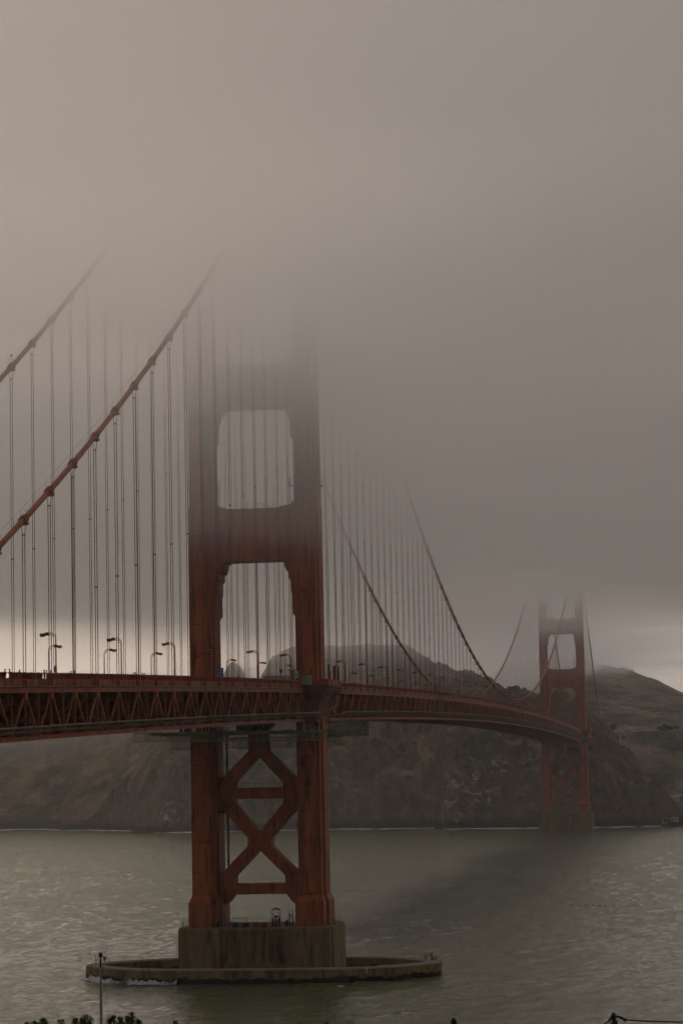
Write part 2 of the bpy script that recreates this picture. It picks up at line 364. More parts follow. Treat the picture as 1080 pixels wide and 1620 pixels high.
# rocky outcrops with pale guano at the waterline
rockm = np.zeros_like(Hh)
for (rs, rd, rw, rh) in ((86,2040,14,12),(108,2050,16,17),(124,2062,13,12),(-166,2100,9,9),(-150,2106,12,10),(253,1962,5,4.0),(246,1966,7,5.5),(260,1964,4,4.5),(264,1968,5,3.5)):
    b = np.exp(-(((S_-rs)/rw)**2+((D_-rd)/(rw*1.4))**2)*1.6)*rh*(.6+.8*fbm(S_, D_, 7, int(rs+900), 4))
    Hh = np.maximum(Hh, b-1.5*(b < .8)); rockm = np.maximum(rockm, np.clip(b/7-.25, 0, 1))
WX = CAM[0]+H2[0]*D_+R2[0]*S_; WY = CAM[1]+H2[1]*D_+R2[1]*S_
def hill_material():
    mt = bpy.data.materials.new('headland_scrub'); mt.use_nodes = True; nt = mt.node_tree; bs = nt.nodes['Principled BSDF']
    N = nt.nodes.new; L = nt.links.new; ge = N('ShaderNodeNewGeometry'); sx = N('ShaderNodeSeparateXYZ'); L(ge.outputs['Position'], sx.inputs[0])
    def noise(scale, detail=6, st=(1,1,1), rot=0):
        ma = N('ShaderNodeMapping'); ma.inputs['Scale'].default_value = st; ma.inputs['Rotation'].default_value = (0, 0, rot)
        no = N('ShaderNodeTexNoise'); no.inputs['Scale'].default_value = scale; no.inputs['Detail'].default_value = detail; no.inputs['Roughness'].default_value = .68
        L(ge.outputs['Position'], ma.inputs[0]); L(ma.outputs[0], no.inputs['Vector']); return no.outputs[0]
    def rr(src, a, b):
        r = N('ShaderNodeMapRange'); r.inputs[1].default_value = a; r.inputs[2].default_value = b; L(src, r.inputs[0]); return r.outputs[0]
    def mix(f, a, b):
        x = N('ShaderNodeMix'); x.data_type = 'RGBA'; L(f, x.inputs[0])
        for i, v in ((6, a), (7, b)):
            if isinstance(v, tuple): x.inputs[i].default_value = (*v, 1)
            else: L(v, x.inputs[i])
        return x.outputs[2]
    grass = mix(rr(noise(.05), .38, .62), (.36, .23, .12), (.13, .10, .05))
    scrub = mix(rr(noise(.02, 8), .45, .60), grass, (.045, .045, .022))
    rock = mix(rr(noise(.12, 8, (1,1,.4)), .35, .65), (.062, .044, .028), (.22, .15, .09))
    sn = N('ShaderNodeSeparateXYZ'); L(ge.outputs['Normal'], sn.inputs[0])
    st = rr(sn.outputs[2], .80, .55)
    c = mix(st, scrub, rock)
    low = rr(sx.outputs[2], 9.0, 3.0)
    c = mix(low, c, (.020, .016, .012))
    at = N('ShaderNodeAttribute'); at.attribute_name = 'guano'
    q = N('ShaderNodeMath'); q.operation = 'MULTIPLY'; L(at.outputs['Fac'], q.inputs[0]); L(rr(noise(.16, 8), .54, .60), q.inputs[1])
    q2 = N('ShaderNodeMath'); q2.operation = 'MULTIPLY'; L(q.outputs[0], q2.inputs[0]); L(rr(sx.outputs[2], 2.5, 5.0), q2.inputs[1])
    c = mix(q2.outputs[0], c, (.42, .40, .37))
    L(c, bs.inputs['Base Color']); bs.inputs['Roughness'].default_value = .95; bs.inputs['Specular IOR Level'].default_value = .2
    bu = N('ShaderNodeBump'); bu.inputs['Strength'].default_value = 1.0; bu.inputs['Distance'].default_value = 7.0; L(noise(.09, 10), bu.inputs['Height']); L(bu.outputs[0], bs.inputs['Normal'])
    return mt
M['hill'] = hill_material()
hl = grid_mesh('hillside', WX, WY, Hh, M['hill'])
att = hl.data.attributes.new('guano', 'FLOAT', 'POINT'); att.data.foreach_set('value', rockm.ravel().astype(np.float32))
def ground_far(s, d): return float(terrain_h(np.array([[s]], float), np.array([[d]], float))[0, 0])

# surf along the foot of the cliffs
def surf_material():
    mt = bpy.data.materials.new('surf_foam'); mt.use_nodes = True; nt = mt.node_tree; bs = nt.nodes['Principled BSDF']
    bs.inputs['Base Color'].default_value = (.6, .6, .57, 1); bs.inputs['Roughness'].default_value = .8
    ge = nt.nodes.new('ShaderNodeNewGeometry'); no = nt.nodes.new('ShaderNodeTexNoise'); no.inputs['Scale'].default_value = .09; no.inputs['Detail'].default_value = 8
    r = nt.nodes.new('ShaderNodeMapRange'); r.inputs[1].default_value = .38; r.inputs[2].default_value = .50
    nt.links.new(ge.outputs['Position'], no.inputs['Vector']); nt.links.new(no.outputs[0], r.inputs[0]); nt.links.new(r.outputs[0], bs.inputs['Alpha'])
    return mt
M['surf'] = surf_material()
sg = np.linspace(-330, 300, 700); first = []
for i_, s_ in enumerate(sg):
    col = np.linspace(1955, 2420, 400); hh = terrain_h(np.full((1, 400), s_), col[None])[0]
    k = np.argmax(hh > 0.0) if (hh > 0).any() else 399
    first.append(col[k])
first = np.array(first); w_ = 9+22*fbm(sg[None], sg[None]*0, 30, 77)[0]
n_ = 5; SS = np.repeat(sg[:, None], n_, 1); DD = first[:, None]+3-np.linspace(0, 1, n_)[None]*w_[:, None]*1.6
grid_mesh('surf_line', CAM[0]+H2[0]*DD+R2[0]*SS, CAM[1]+H2[1]*DD+R2[1]*SS, .25+.8*(fbm(SS, DD, 6, 3)-.4), M['surf'], kind='stuff')

# ------------------------------------------------------------------ near bluff under the viewpoint
sb = np.linspace(-140, 140, 141); db = np.concatenate([np.linspace(-60, 6, 10)[:-1], np.linspace(6, 60, 60)[:-1], np.linspace(60, 260, 50)])
SB, DB = np.meshgrid(sb, db, indexing='ij')
def bluff_h(s, d): return lin(d, [(-60,53),(0,52.7),(9,52.7),(30,50.2),(60,44),(110,29),(200,-2),(260,-12)])+(fbm(s, d, 9, 41, 4)-.5)*np.clip((d-10)/30, .06, 1.4)
grid_mesh('bluff_ground', CAM[0]+H2[0]*DB+R2[0]*SB, CAM[1]+H2[1]*DB+R2[1]*SB, bluff_h(SB, DB), M['grass'])

# ------------------------------------------------------------------ suspension towers
def cross(cx, k=1.0, ky=None):         # stepped plan of one leg
    ky = ky or k
    h = [(1.9,8.0),(1.9,6.9),(2.85,6.9),(2.85,3.6),(3.4,3.6)]
    q = [(x, y) for x, y in h]
    pts = q+[(x, -y) for x, y in q[::-1]]+[(-x, -y) for x, y in q]+[(-x, y) for x, y in q[::-1]]
    return [(cx+x*k, y*ky) for x, y in pts]
def leg_ring(cx, k, z): return [(x, y, z) for x, y in cross(cx, k)]
def sym(pts): return pts+[(-x, z) for x, z in pts[::-1]]
def build_tower(y0, label):
    t = thing('suspension_tower', label, 'bridge tower', (0, y0, 0))
    for sgn in (-1, 1):
        cx = sgn*TX
        mb = MB(); mb.loft([leg_ring(cx, 1.28, 13.2), leg_ring(cx, 1.28, 19.3), leg_ring(cx, 1.03, 21.0)]); pd = mb.obj('pedestal', M['steel'], t)
        tiers = [(21.0, 76.5, 1.03, 1.0), (76.5, 120.4, .95, .94), (120.4, 158.5, .90, .885), (158.5, 193.5, .84, .83), (193.5, 224.0, .78, .77)]
        for (a, b, k1, k2) in tiers:
            mb = MB(); mb.loft([leg_ring(cx, k1, a), leg_ring(cx, k2, b-1.2), leg_ring(cx, k2-.03, b)]); lg = mb.obj('leg', M['steel'], t)
            z = a+6.0
            while z < b-4:
                kk = (k1+(k2-k1)*(z-a)/(b-a))*1.008
                MB().loft([leg_ring(cx, kk, z-.09), leg_ring(cx, kk, z+.09)]).obj('seam', M['steel_dirty'], lg); z += 7.6
        MB().box(cx-2.2, cx+2.2, -3.4, 3.4, 224.0, 226.0).tube([(cx, -3.3, 226.2), (cx, 3.3, 226.2)], 1.3, 10).obj('cable_saddle', M['steel'], t)
        # stepped corbel ornament under the road on the outer faces
        for j, (dz, w, pr) in enumerate(((53.5, 1.55, .9), (51.0, 1.15, .65), (48.4, .95, .45), (46.0, .6, .3))):
            for sy in (-1, 1):
                yy = sy*8.0*1.03
                o = MB(); o.add([(cx-w, yy, dz), (cx+w, yy, dz), (cx+w, yy+sy*pr, dz+.9), (cx-w, yy+sy*pr, dz+.9), (cx-w*.8, yy, dz+2.6), (cx+w*.8, yy, dz+2.6), (cx+w*.8, yy+sy*pr*.7, dz+2.6), (cx-w*.8, yy+sy*pr*.7, dz+2.6)],
                      [(0,1,2,3),(4,7,6,5),(0,3,7,4),(1,5,6,2),(3,2,6,7),(0,4,5,1)]); o.obj('corbel', M['steel'], t)
    def panel(name, half, depth, mt=M['steel'], par=t): return MB().prism_xz(half, -depth, depth).obj(name, mt, par)
    # lower bracing (under the road): outlines are half figures mirrored about x = 0
    panel('horizontal_brace', [(-9.9,21.0),(9.9,21.0),(9.9,23.75),(-9.9,23.75)], 2.6)
    panel('horizontal_brace', [(-6.6,45.2),(6.6,45.2),(6.6,48.1),(-6.6,48.1)], 2.4)
    for s in (-1, 1):
        panel('knee_plate', [(s*10.4,42.2),(s*9.4,42.2),(s*6.45,44.2),(s*6.45,49.3),(s*9.4,50.8),(s*10.4,50.8)], 2.9)
        panel('knee_plate', [(s*10.4,18.2),(s*8.6,18.8),(s*6.9,21.0),(s*6.6,23.7),(s*6.6,25.9),(s*9.5,27.0),(s*10.4,27.0)], 2.9)
        panel('diagonal_brace', [(s*6.45,25.7),(s*9.4,26.9),(s*3.0,33.3),(s*1.2,33.6),(s*.3,31.9)], 2.2)
        panel('diagonal_brace', [(s*6.45,44.3),(s*9.4,42.3),(s*3.0,35.3),(s*1.2,35.0),(s*.3,37.1)], 2.2)
        panel('diagonal_brace', [(s*6.45,49.2),(s*9.4,50.7),(s*2.4,57.6),(s*.9,57.7),(s*.2,55.9)], 2.2)
        panel('diagonal_brace', [(s*1.0,64.6),(s*2.3,62.6),(s*9.6,69.0),(s*9.6,72.5)], 2.2)
    panel('crossing_plate', sym([(.6,31.8),(3.0,33.2),(3.0,35.4),(.6,37.2)]), 2.5)
    panel('crossing_plate', sym([(.5,55.8),(2.4,57.5),(2.4,62.8),(.9,64.8)]), 2.5)
    for zz, w in ((24.7, 6.2), (49.0, 6.2)):      # hand lines above the horizontals
        l = MB(); l.tube([(-w, -2.2, zz+.2), (w, -2.2, zz+.2)], .03, 4); l.tube([(w-.7, -2.2, zz-1), (w-.7, -2.2, zz+.3)], .05, 4); l.obj('hand_line', M['black'], t)
    # portals above the road
    def portal(zb, zt, ztop_steps, kb, xi, depth):
        pts = [(0, zb)]+[(x*xi/10.15, zb-dz) for x, dz in kb]+[(xi+.5, zb-kb[-1][1]), (xi+.5, zt+1.6), (xi-.3, zt+1.6), (xi-.5, zt+.8), (xi-2.4, zt+.55), (xi-4.0, zt+.1), (0, zt)]
        pl = MB().prism_xz(sym(pts), -depth, depth)
        o = pl.obj('portal_strut', M['steel'], t)
        g = MB()                                         # raised outline fillets and fluting on both faces
        for sy in (-1, 1):
            yy = sy*(depth+.10)
            zf = zb+1.9
            g.box(-xi+.6, xi-.6, min(yy, yy-sy*.3), max(yy, yy-sy*.3), zf, zf+.45)
            for s in (-1, 1): g.box(min(s*(xi-.6), s*(xi-.25)), max(s*(xi-.6), s*(xi-.25)), min(yy, yy-sy*.3), max(yy, yy-sy*.3), zb-kb[-1][1]+.6, zf+.45)
            g.box(-xi+.2, xi-.2, min(yy, yy-sy*.3), max(yy, yy-sy*.3), zt-2.2, zt-1.8)
            nfl = 9
            for i in range(nfl):
                xx = (i-(nfl-1)/2)*(xi*1.7/nfl); g.box(xx-.12, xx+.12, min(yy, yy-sy*.2), max(yy, yy-sy*.2), zf+.9, zt-2.6)
        g.obj('fluting', M['steel'], o)
        rl = MB()
        for s in (-1, 1):
            for yy in (-depth+.2, depth-.2):
                rl.tube([(s*(xi-4.2), yy, zt+1.4), (0, yy, zt+1.2)], .035, 4)
        for i in range(-4, 5): rl.tube([(i*1.4, -depth+.2, zt), (i*1.4, -depth+.2, zt+1.25)], .03, 4)
        rl.obj('railing', M['steel_dirty'], o)
    kb1 = [(6.6,0),(7.2,.35),(7.7,.5),(7.75,1.6),(8.3,2.9),(8.8,3.1),(8.8,4.9),(9.3,5.3),(9.3,8.3),(9.75,8.8),(9.75,14.0),(10.15,14.6)]
    kb2 = [(6.9,0),(7.6,.3),(8.5,1.2),(9.1,3.2),(9.4,3.5),(9.5,6.2),(9.9,6.8),(9.9,8.6),(10.15,9.2)]
    portal(106.3, 119.8, None, kb1, 10.55, 4.3)
    portal(146.4, 157.5, None, kb2, 10.75, 4.0)
    portal(183.5, 193.0, None, kb2, 10.95, 3.7)
    portal(214.0, 224.0, None, kb2, 11.1, 3.4)
    # ladders and small landings beside the portal tops
    for s in (-1, 1):
        ld = MB(); x0 = s*10.2; x1 = s*9.3
        ld.box(min(x0, x1), max(x0, x1), -2.2, -.6, 125.6, 125.8)
        for dx in (0, .8): ld.tube([(x1-s*dx*.6+s*.3, -1.4, 120), (x1-s*dx*.6+s*.3-s*.2, -1.4, 128.0)], .05, 4)
        for i in range(12): ld.tube([(x1+s*.3, -1.4, 120.5+i*.62), (x1-s*.35, -1.4, 120.5+i*.62)], .035, 4)
        for i in range(3): ld.tube([(x0-s*.2, -2.1, 126.2+i*.5), (x1, -2.1, 126.2+i*.5)], .035, 4)
        ld.tube([(x1, -2.1, 125.7), (x1, -2.1, 127.4)], .05, 4)
        ld.obj('ladder', M['steel_dirty'], t)
        o2 = MB(); xo = s*(TX+3.2); o2.box(min(xo, xo+s*.8), max(xo, xo+s*.8), -1.2, 1.2, 125.4, 125.7)
        for i in range(3): o2.tube([(xo+s*.75, -1.1, 126+i*.45), (xo+s*.75, 1.1, 126+i*.45)], .04, 4)
        o2.obj('landing', M['steel_dirty'], t)
    # walkway balcony around each leg
    zw = zr(0)-1.35
    for s in (-1, 1):
        b = MB(); X0, X1 = s*TX, s*20.3
        b.box(min(X0, X1), max(X0, X1), -13.0, 9.5, zw-.55, zw)
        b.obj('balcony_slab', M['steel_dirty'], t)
        c = MB()
        for yy in (-12.2, -8.6, 8.9, 5.2, -4.5, .5):
            prof = [(13.0, zw-.6), (20.1, zw-.6), (19.9, zw-1.3), (18.9, zw-2.6), (17.9, zw-4.6), (17.3, zw-7.0), (17.0, zw-9.6), (13.0, zw-9.6)]
            c.prism_xz([(s*x, z) for x, z in prof], yy-.25, yy+.25)
        c.obj('balcony_bracket', M['steel_dirty'], t)
        skin_ = MB()
        prof = [(20.0, zw-.7), (19.8, zw-1.4), (18.8, zw-2.7), (17.8, zw-4.7), (17.2, zw-7.0), (16.9, zw-9.4)]
        rows = [[(s*x, yy, z) for x, z in prof] for yy in (-12.0, 9.0)]
        n = len(prof); skin_.add(rows[0]+rows[1], [(i, i+1, n+i+1, n+i) for i in range(n-1)])
        rows2 = [[(s*(x-.25), yy, z) for x, z in prof] for yy in (-12.0, 9.0)]
        skin_.add(rows2[0]+rows2[1], [(i, i+1, n+i+1, n+i) for i in range(n-1)])
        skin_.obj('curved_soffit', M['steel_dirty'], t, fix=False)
        rl = MB(); xr = s*20.2
        path = [(s*13.6, -12.9), (xr, -12.9), (xr, 9.4), (s*13.6, 9.4)]
        for a, b2 in zip(path[:-1], path[1:]):
            for z in (zw+.12, zw+1.3): rl.beam((a[0], a[1], z), (b2[0], b2[1], z), .12, .12)
            rl.beam((a[0], a[1], zw+.7), (b2[0], b2[1], zw+.7), .04, 1.0)
        rl.obj('balcony_railing', M['steel'], t)
        for i, yy in enumerate((-12.9, -7.3, -1.7, 3.9, 9.4)):
            MB().box(xr-.12, xr+.12, yy-.12, yy+.12, zw-.5, zw+1.45).obj('railing_post', M['steel'], t)
    return t
near_tower = build_tower(0.0, 'huge near orange bridge tower on its concrete pier, top lost in fog')
far_tower = copy_tree(near_tower, (0, MAIN, 0), label='small far orange bridge tower standing below the hill, top in cloud')

# ------------------------------------------------------------------ concrete piers
def build_pier(y0, label, far=False):
    t = thing('bridge_pier', label, 'pier', (0, y0, 0))
    zt_, zb_ = 13.2, (-4.0 if not far else -6.0)
    for s in (-1, 1):
        base = [(5.0,13.6),(5.0,12.6),(5.55,12.6),(5.55,10.0),(6.1,10.0),(6.1,7.0)]
        inner = [(5.0,13.6),(5.0,7.0)]
        def ring(z, k, ins=0):
            o = [(x-ins, y-ins) for x, y in base]; n_ = [(x-ins, y-ins) for x, y in inner]
            pts = o+[(x, -y) for x, y in o[::-1]]+[(-x, -y) for x, y in n_]+[(-x, y) for x, y in n_[::-1]]
            return [(s*(TX+x*k-.0), y*k, z) for x, y in pts]
        MB().loft([ring(zb_, 1.035), ring(12.3, 1.0), ring(12.95, .985), ring(zt_, .94)]).obj('leg_footing', M['concrete'], t)
    W = 9.6
    mb = MB(); nfl = 8; pts = []
    for i in range(nfl):
        for k in range(7):
            a = math.pi*k/6; x = -W+2*W*(i+(k/6))/nfl; pts.append((x, -11.6-0.75*math.sin(a)))
    ringp = pts+[(-x, -y) for x, y in pts]
    mb.loft([[(x, y*1.03, zb_) for x, y in ringp], [(x, y*.995, 12.3) for x, y in ringp]]).obj('fluted_wall', M['concrete'], t)
    mb = MB(); mb.loft([[(-W,-12.2,12.3),(W,-12.2,12.3),(W,12.2,12.3),(-W,12.2,12.3)], [(-W,-12.2,12.9),(W,-12.2,12.9),(W,12.2,12.9),(-W,12.2,12.9)], [(-W,-11.9,13.15),(W,-11.9,13.15),(W,11.9,13.15),(-W,11.9,13.15)]]).obj('deck_slab', M['concrete'], t)
    mb = MB()
    for i in range(nfl):
        c = -W+2*W*(i+.5)/nfl
        for k in range(8):
            pass
        mb.prism_xz([(c-1.18,-2)]+[(c-1.18+2.36*j/8, 3.9+.8*math.sin(math.pi*j/8)) for j in range(9)]+[(c+1.18,-2)], -13.2, -12.0)
    mb.obj('scalloped_apron', M['concrete'], t)
    r = MB()
    for yy in (-11.6, 11.6):
        for z in (.55, 1.1): r.tube([(-W, yy, zt_+z), (W, yy, zt_+z)], .035, 4)
        for i in range(13): r.tube([(-W+i*1.6, yy, zt_), (-W+i*1.6, yy, zt_+1.1)], .035, 4)
    for s in (-1, 1):
        pth = [(s*(TX+4.4), -12.6), (s*(TX+5.0), -9.6), (s*(TX+5.6), -6), (s*(TX+5.7), 6), (s*(TX+5.0), 9.8)]
        for z in (.5, 1.0, 1.5): r.tube([(x, y, zt_+z) for x, y in pth], .045, 4)
        for x, y in pth+[(s*(TX+5.65), -2), (s*(TX+5.65), 2), (s*(TX+5.0), -11)]: r.tube([(x, y, zt_), (x, y, zt_+1.6)], .05, 4)
        r.tube([(s*(TX+5.6), -6, zt_), (s*(TX+5.6), -6, zt_+5.2)], .04, 4)
    r.obj('pier_railing', M['black'], t)
    return t
near_pier = build_pier(0.0, 'brown fluted concrete pier under the near tower inside the oval wall')
far_pier = copy_tree(near_pier, (0, MAIN, 0), label='small concrete pier under the far tower at the cliff foot')

# oval fender wall round the near pier
def fender():
    t = thing('fender_wall', 'low oval concrete fender wall around the near bridge pier', 'sea wall', (0, -.4, 0))
    A, B = 45.6, 20.6
    def outline(ins):
        a = A-ins; pts = []
        xs = [a*math.sin(math.pi/2*k/30) for k in range(-30, 31)]
        for x in xs: pts.append((x, -(2.6+(B-2.6)*(1-abs(x/a)**4.2))+ins))
        for x in xs[::-1]: pts.append((x, (2.6+(B-2.6)*(1-abs(x/a)**4.2))-ins))
        return pts
    O, I = outline(0), outline(3.0)
    n = len(O); mb = MB()
    prof = [(O, -4), (O, 3.2), (outline(.25), 3.62), (outline(2.7), 3.62), (I, 3.35), (I, -4)]
    vs = []
    for ring, z in prof: vs += [(x, y, z) for x, y in ring]
    fs = []
    for j in range(len(prof)-1):
        for k in range(n): fs.append((j*n+k, j*n+(k+1) % n, (j+1)*n+(k+1) % n, (j+1)*n+k))
    mb.add(vs, fs); mt = M['concrete'].copy(); mt.name = 'tidal_concrete'
    nt = mt.node_tree; bs = nt.nodes['Principled BSDF']; src = bs.inputs['Base Color'].links[0].from_socket
    ge = nt.nodes.new('ShaderNodeNewGeometry'); sx = nt.nodes.new('ShaderNodeSeparateXYZ'); nt.links.new(ge.outputs['Position'], sx.inputs[0])
    no = nt.nodes.new('ShaderNodeTexNoise'); no.inputs['Scale'].default_value = .35; no.inputs['Detail'].default_value = 6; nt.links.new(ge.outputs['Position'], no.inputs['Vector'])
    ad = nt.nodes.new('ShaderNodeMath'); ad.operation = 'MULTIPLY_ADD'; nt.links.new(no.outputs[0], ad.inputs[0]); ad.inputs[1].default_value = -2.6; nt.links.new(sx.outputs[2], ad.inputs[2])
    r = nt.nodes.new('ShaderNodeMapRange'); r.inputs[1].default_value = .25; r.inputs[2].default_value = -.15; nt.links.new(ad.outputs[0], r.inputs[0])
    x = nt.nodes.new('ShaderNodeMix'); x.data_type = 'RGBA'; nt.links.new(r.outputs[0], x.inputs[0]); nt.links.new(src, x.inputs[6]); x.inputs[7].default_value = (.010, .011, .006, 1)
    # bleached, worn coping on top
    r3 = nt.nodes.new('ShaderNodeMapRange'); r3.inputs[1].default_value = 3.15; r3.inputs[2].default_value = 3.45; r3.inputs[4].default_value = .8; nt.links.new(sx.outputs[2], r3.inputs[0])
    x3 = nt.nodes.new('ShaderNodeMix'); x3.data_type = 'RGBA'; nt.links.new(r3.outputs[0], x3.inputs[0]); nt.links.new(x.outputs[2], x3.inputs[6]); x3.inputs[7].default_value = (.33, .30, .23, 1)
    nt.links.new(x3.outputs[2], bs.inputs['Base Color'])
    mb.obj('wall', mt, t)
    # posts with a hand line round the rim
    R_ = outline(.9); pr = MB(); seg = []
    L_ = 0; last = R_[0]; poss = []
    for q in R_[1:]:
        L_ += math.hypot(q[0]-last[0], q[1]-last[1]); last = q
        if L_ > 3.8: poss.append(q); L_ = 0
    back = [q for q in poss if q[1] > -1]
    for q in back: MB().tube([(q[0], q[1], 3.4), (q[0], q[1], 4.85)], .06, 5).obj('post', M['steel_dirty'], t)
    ln = MB()
    for z in (4.25, 4.75):
        ln.tube([(q[0], q[1], z) for q in back], .025, 4)
    ln.obj('hand_line', M['black'], t)
    ld = MB(); x0 = -26.0; yy = -19.9
    for dx in (-.9, .9): ld.tube([(x0+dx, yy-.6, 1.6), (x0+dx, yy-.6, 4.6)], .06, 4)
    for z in (1.7, 2.4, 3.1): ld.tube([(x0-.9, yy-.6, z), (x0+.9, yy-.6, z)], .05, 4)
    ld.obj('ladder', M['black'], t)
    sb_ = MB(); 
    for i in range(16):
        a = rng.uniform(-40, 38); sb_.box(a, a+rng.uniform(.3, 1.2), -1.2, -.8, 3.4, 3.4)
    return t
fender()
# churn in the water against the fender
def churn():
    mt = M['surf']; mb = MB()
    vs = []; fs = []
    xs = np.linspace(-46.5, -18, 40)
    for i, x in enumerate(xs):
        y = -(2.6+18*(1-abs(x/46.4)**4.2))-.3
        w = .5+1.5*rng.random()
        vs += [(x, y+.1, .35+1.1*rng.random()), (x, y-w*.6, .18), (x, y-w*1.8, .06)]
        if i: b = 3*i; fs += [(b-3, b, b+1, b-2), (b-2, b+1, b+2, b-1)]
    mb.add(vs, fs); mb.obj('churned_foam', mt, kind='stuff', fix=False, smooth=True)
churn()

def place(name, mb, mt, label, cat, loc=(0,0,0), **kw):
    o = mb.obj(name, mt, label=label, cat=cat, **kw); o.location = loc; return o
# ------------------------------------------------------------------ gear on the piers
ZT = 13.2
t = thing('pump_frame', 'tall narrow roofed cage with dark cylinders on the near pier', 'equipment cage', (5.2, -9.5, ZT))
f = MB()
for x in (-1, 1):
    for y in (-1, 1): f.tube([(x, y, 0), (x, y, 4.3)], .06, 4)
for z in (2.6, 4.3):
    f.tube([(-1,-1,z),(1,-1,z),(1,1,z),(-1,1,z),(-1,-1,z)], .05, 4)
f.obj('frame', M['black'], t)
MB().add([(-1.15,-1.15,4.3),(1.15,-1.15,4.3),(1.15,1.15,4.3),(-1.15,1.15,4.3),(0,0,4.85)], [(0,1,4),(1,2,4),(2,3,4),(3,0,4),(0,3,2,1)]).obj('roof', M['steel_dirty'], t)
for x, h in ((-.75, 2.1), (.75, 2.2), (.0, 1.7)):
    MB().tube([(x, 0, 0), (x, 0, h-.15), (x, 0, h)], [.3, .3, .15], 8).obj('cylinder_tank', M['black'], t)
MB().sphere((0, 0, 2.5), .42, 8, 6).tube([(0,0,1.7),(0,0,2.2)], .12, 6).obj('pressure_dome', M['black'], t)
t = thing('pipe_rack', 'low open pipe frame over two cabinets on the near pier', 'pipe rack', (-4.5, -9.5, ZT))
f = MB()
for x in (-2.3, -1.2, 0, 1.2, 2.3):
    f.tube([(x, -.5, 0), (x, -.5, 2.3)], .045, 4)
f.tube([(-2.5, -.5, 2.2), (2.5, -.5, 2.35)], .06, 4); f.tube([(-2.5, .5, 2.1), (2.5, .5, 2.25)], .05, 4)
for x in (-2.3, 2.3): f.tube([(x, .5, 0), (x, .5, 2.2)], .045, 4)
f.obj('frame', M['black'], t)
for x in (-.8, 2.0): MB().box(x-.7, x+.7, -.4, .4, 0, .95).box(x-.75, x+.75, -.45, .45, .952, 1.0).obj('cabinet', M['black'], t)
for x, lb in ((.3, 'round red winch on the near pier, beside the pipe rack'), (2.3, 'round red winch on the near pier, nearer the roofed cage')):
    t = thing('winch', lb, 'winch', (x-.7+.6, -9.5, ZT), group='winches on the near pier')
    MB().tube([(-.55, 0, .62), (.55, 0, .62)], .55, 12).obj('drum', M['red'], t)
    MB().tube([(-.7, 0, .62), (-.56, 0, .62)], .65, 12).tube([(.56, 0, .62), (.7, 0, .62)], .65, 12).obj('drum_flange', M['steel_dirty'], t)
    MB().box(-.8, .8, -.5, .5, 0, .14).beam((-.6,.3,.1),(-.6,0,.62),.1,.1).beam((.6,.3,.1),(.6,0,.62),.1,.1).obj('base', M['black'], t)
for x, lb in ((-8.4, 'dark ladder stand against the inner side of the left pedestal'), (9.0, 'dark ladder stand against the inner side of the right pedestal')):
    t = thing('ladder_stand', lb, 'ladder stand', (x, -9.0, ZT), group='ladder stands beside the tower pedestals')
    f = MB()
    for dx in (-.4, .4):
        for dy in (-.4, .4): f.tube([(dx, dy, 0), (dx, dy, 3.0)], .06, 4)
    for i in range(8): f.tube([(-.4, -.4, .4*i+.3), (.4, -.4, .4*i+.3)], .04, 4)
    f.obj('ladder', M['black'], t)
    MB().box(-.55, .55, -.55, .55, 3.0, 3.12).obj('platform', M['black'], t)
    g = MB(); g.tube([(-.5,-.5,4.1),(.5,-.5,4.1),(.5,.5,4.1)], .05, 4); 
    for q in ((-.5,-.5),(.5,-.5),(.5,.5)): g.tube([(*q, 3.1), (*q, 4.1)], .05, 4)
    g.obj('guard_rail', M['black'], t)
    MB().box(-1.5, -.7, -.4, .3, 0, 1.6).obj('locker', M['black'], t)
t = thing('davit_crane', 'small red davit with a raised boom on the right end of the oval wall', 'davit', (43.0, 3.2, 3.6))
MB().tube([(0,0,0),(0,0,1.0)], .2, 8).box(-.3,.3,-.3,.3,0,.15).obj('post', M['black'], t)
MB().loft([[(-.35,-.3,.95),(.25,-.3,.95),(.25,.3,.95),(-.35,.3,.95)], [(-.25,-.25,1.7),(.2,-.25,1.7),(.2,.25,1.7),(-.25,.25,1.7)]]).obj('winch_housing', M['red'], t)
MB().tube([(-.05,0,1.6),(.1,0,2.1),(.6,0,2.7),(1.6,0,3.7),(2.1,0,4.2)], [.13,.11,.08,.05,.04], 6).obj('boom', M['black'], t)
MB().tube([(2.1,0,4.2),(2.1,0,3.5)], .02, 4).obj('hoist_line', M['black'], t)
place('bollard', MB().tube([(0,0,0),(0,0,1.1),(0,0,1.15)], [.22,.22,.3], 8), M['red'], 'thick rust red bollard left of the red davit on the oval wall', 'bollard', (41.2, 5.0, 3.6))
place('fuel_drum', MB().tube([(0,0,0),(0,0,.9)], .32, 10).tube([(0,0,.3),(0,0,.34)], .34, 10).tube([(0,0,.6),(0,0,.64)], .34, 10), M['steel'], 'orange drum right beside the foot of the red davit', 'drum', (44.0, 3.6, 3.6))
t = thing('life_ring_box', 'dark red box on a leaning stand at the left end of the oval wall', 'safety box', (-43.0, 6.4, 3.6))
MB().tube([(0,0,0),(.1,0,.6)], .1, 6).obj('stand', M['black'], t); MB().box(-.35,.5,-.25,.25,.55,1.4).obj('box', M['red'], t)
t = thing('navigation_post', 'thin dark post at the far left tip of the oval wall', 'post', (-43.7, -.5, 3.6))
MB().tube([(0,0,0),(0,0,1.9)], .07, 6).obj('pole', M['black'], t); MB().sphere((0,0,2.0), .14, 6, 5).obj('lantern', M['black'], t)
place('buoy_crate', MB().box(-.55,.55,-.4,.4,0,.8).box(-.62,.62,-.46,.46,.802,.9), M['red'], 'bright red crate on the oval wall in front of the left footing', 'crate', (-8.3, -18.6, 3.6))
t = thing('notice_board', 'small white notice board fixed on the outer face of the oval wall, right side', 'sign', (28.4, -18.15, 2.2))
MB().box(-.9,.9,-.12,0,0,1.3).obj('board', M['white'], t)
fr = MB()
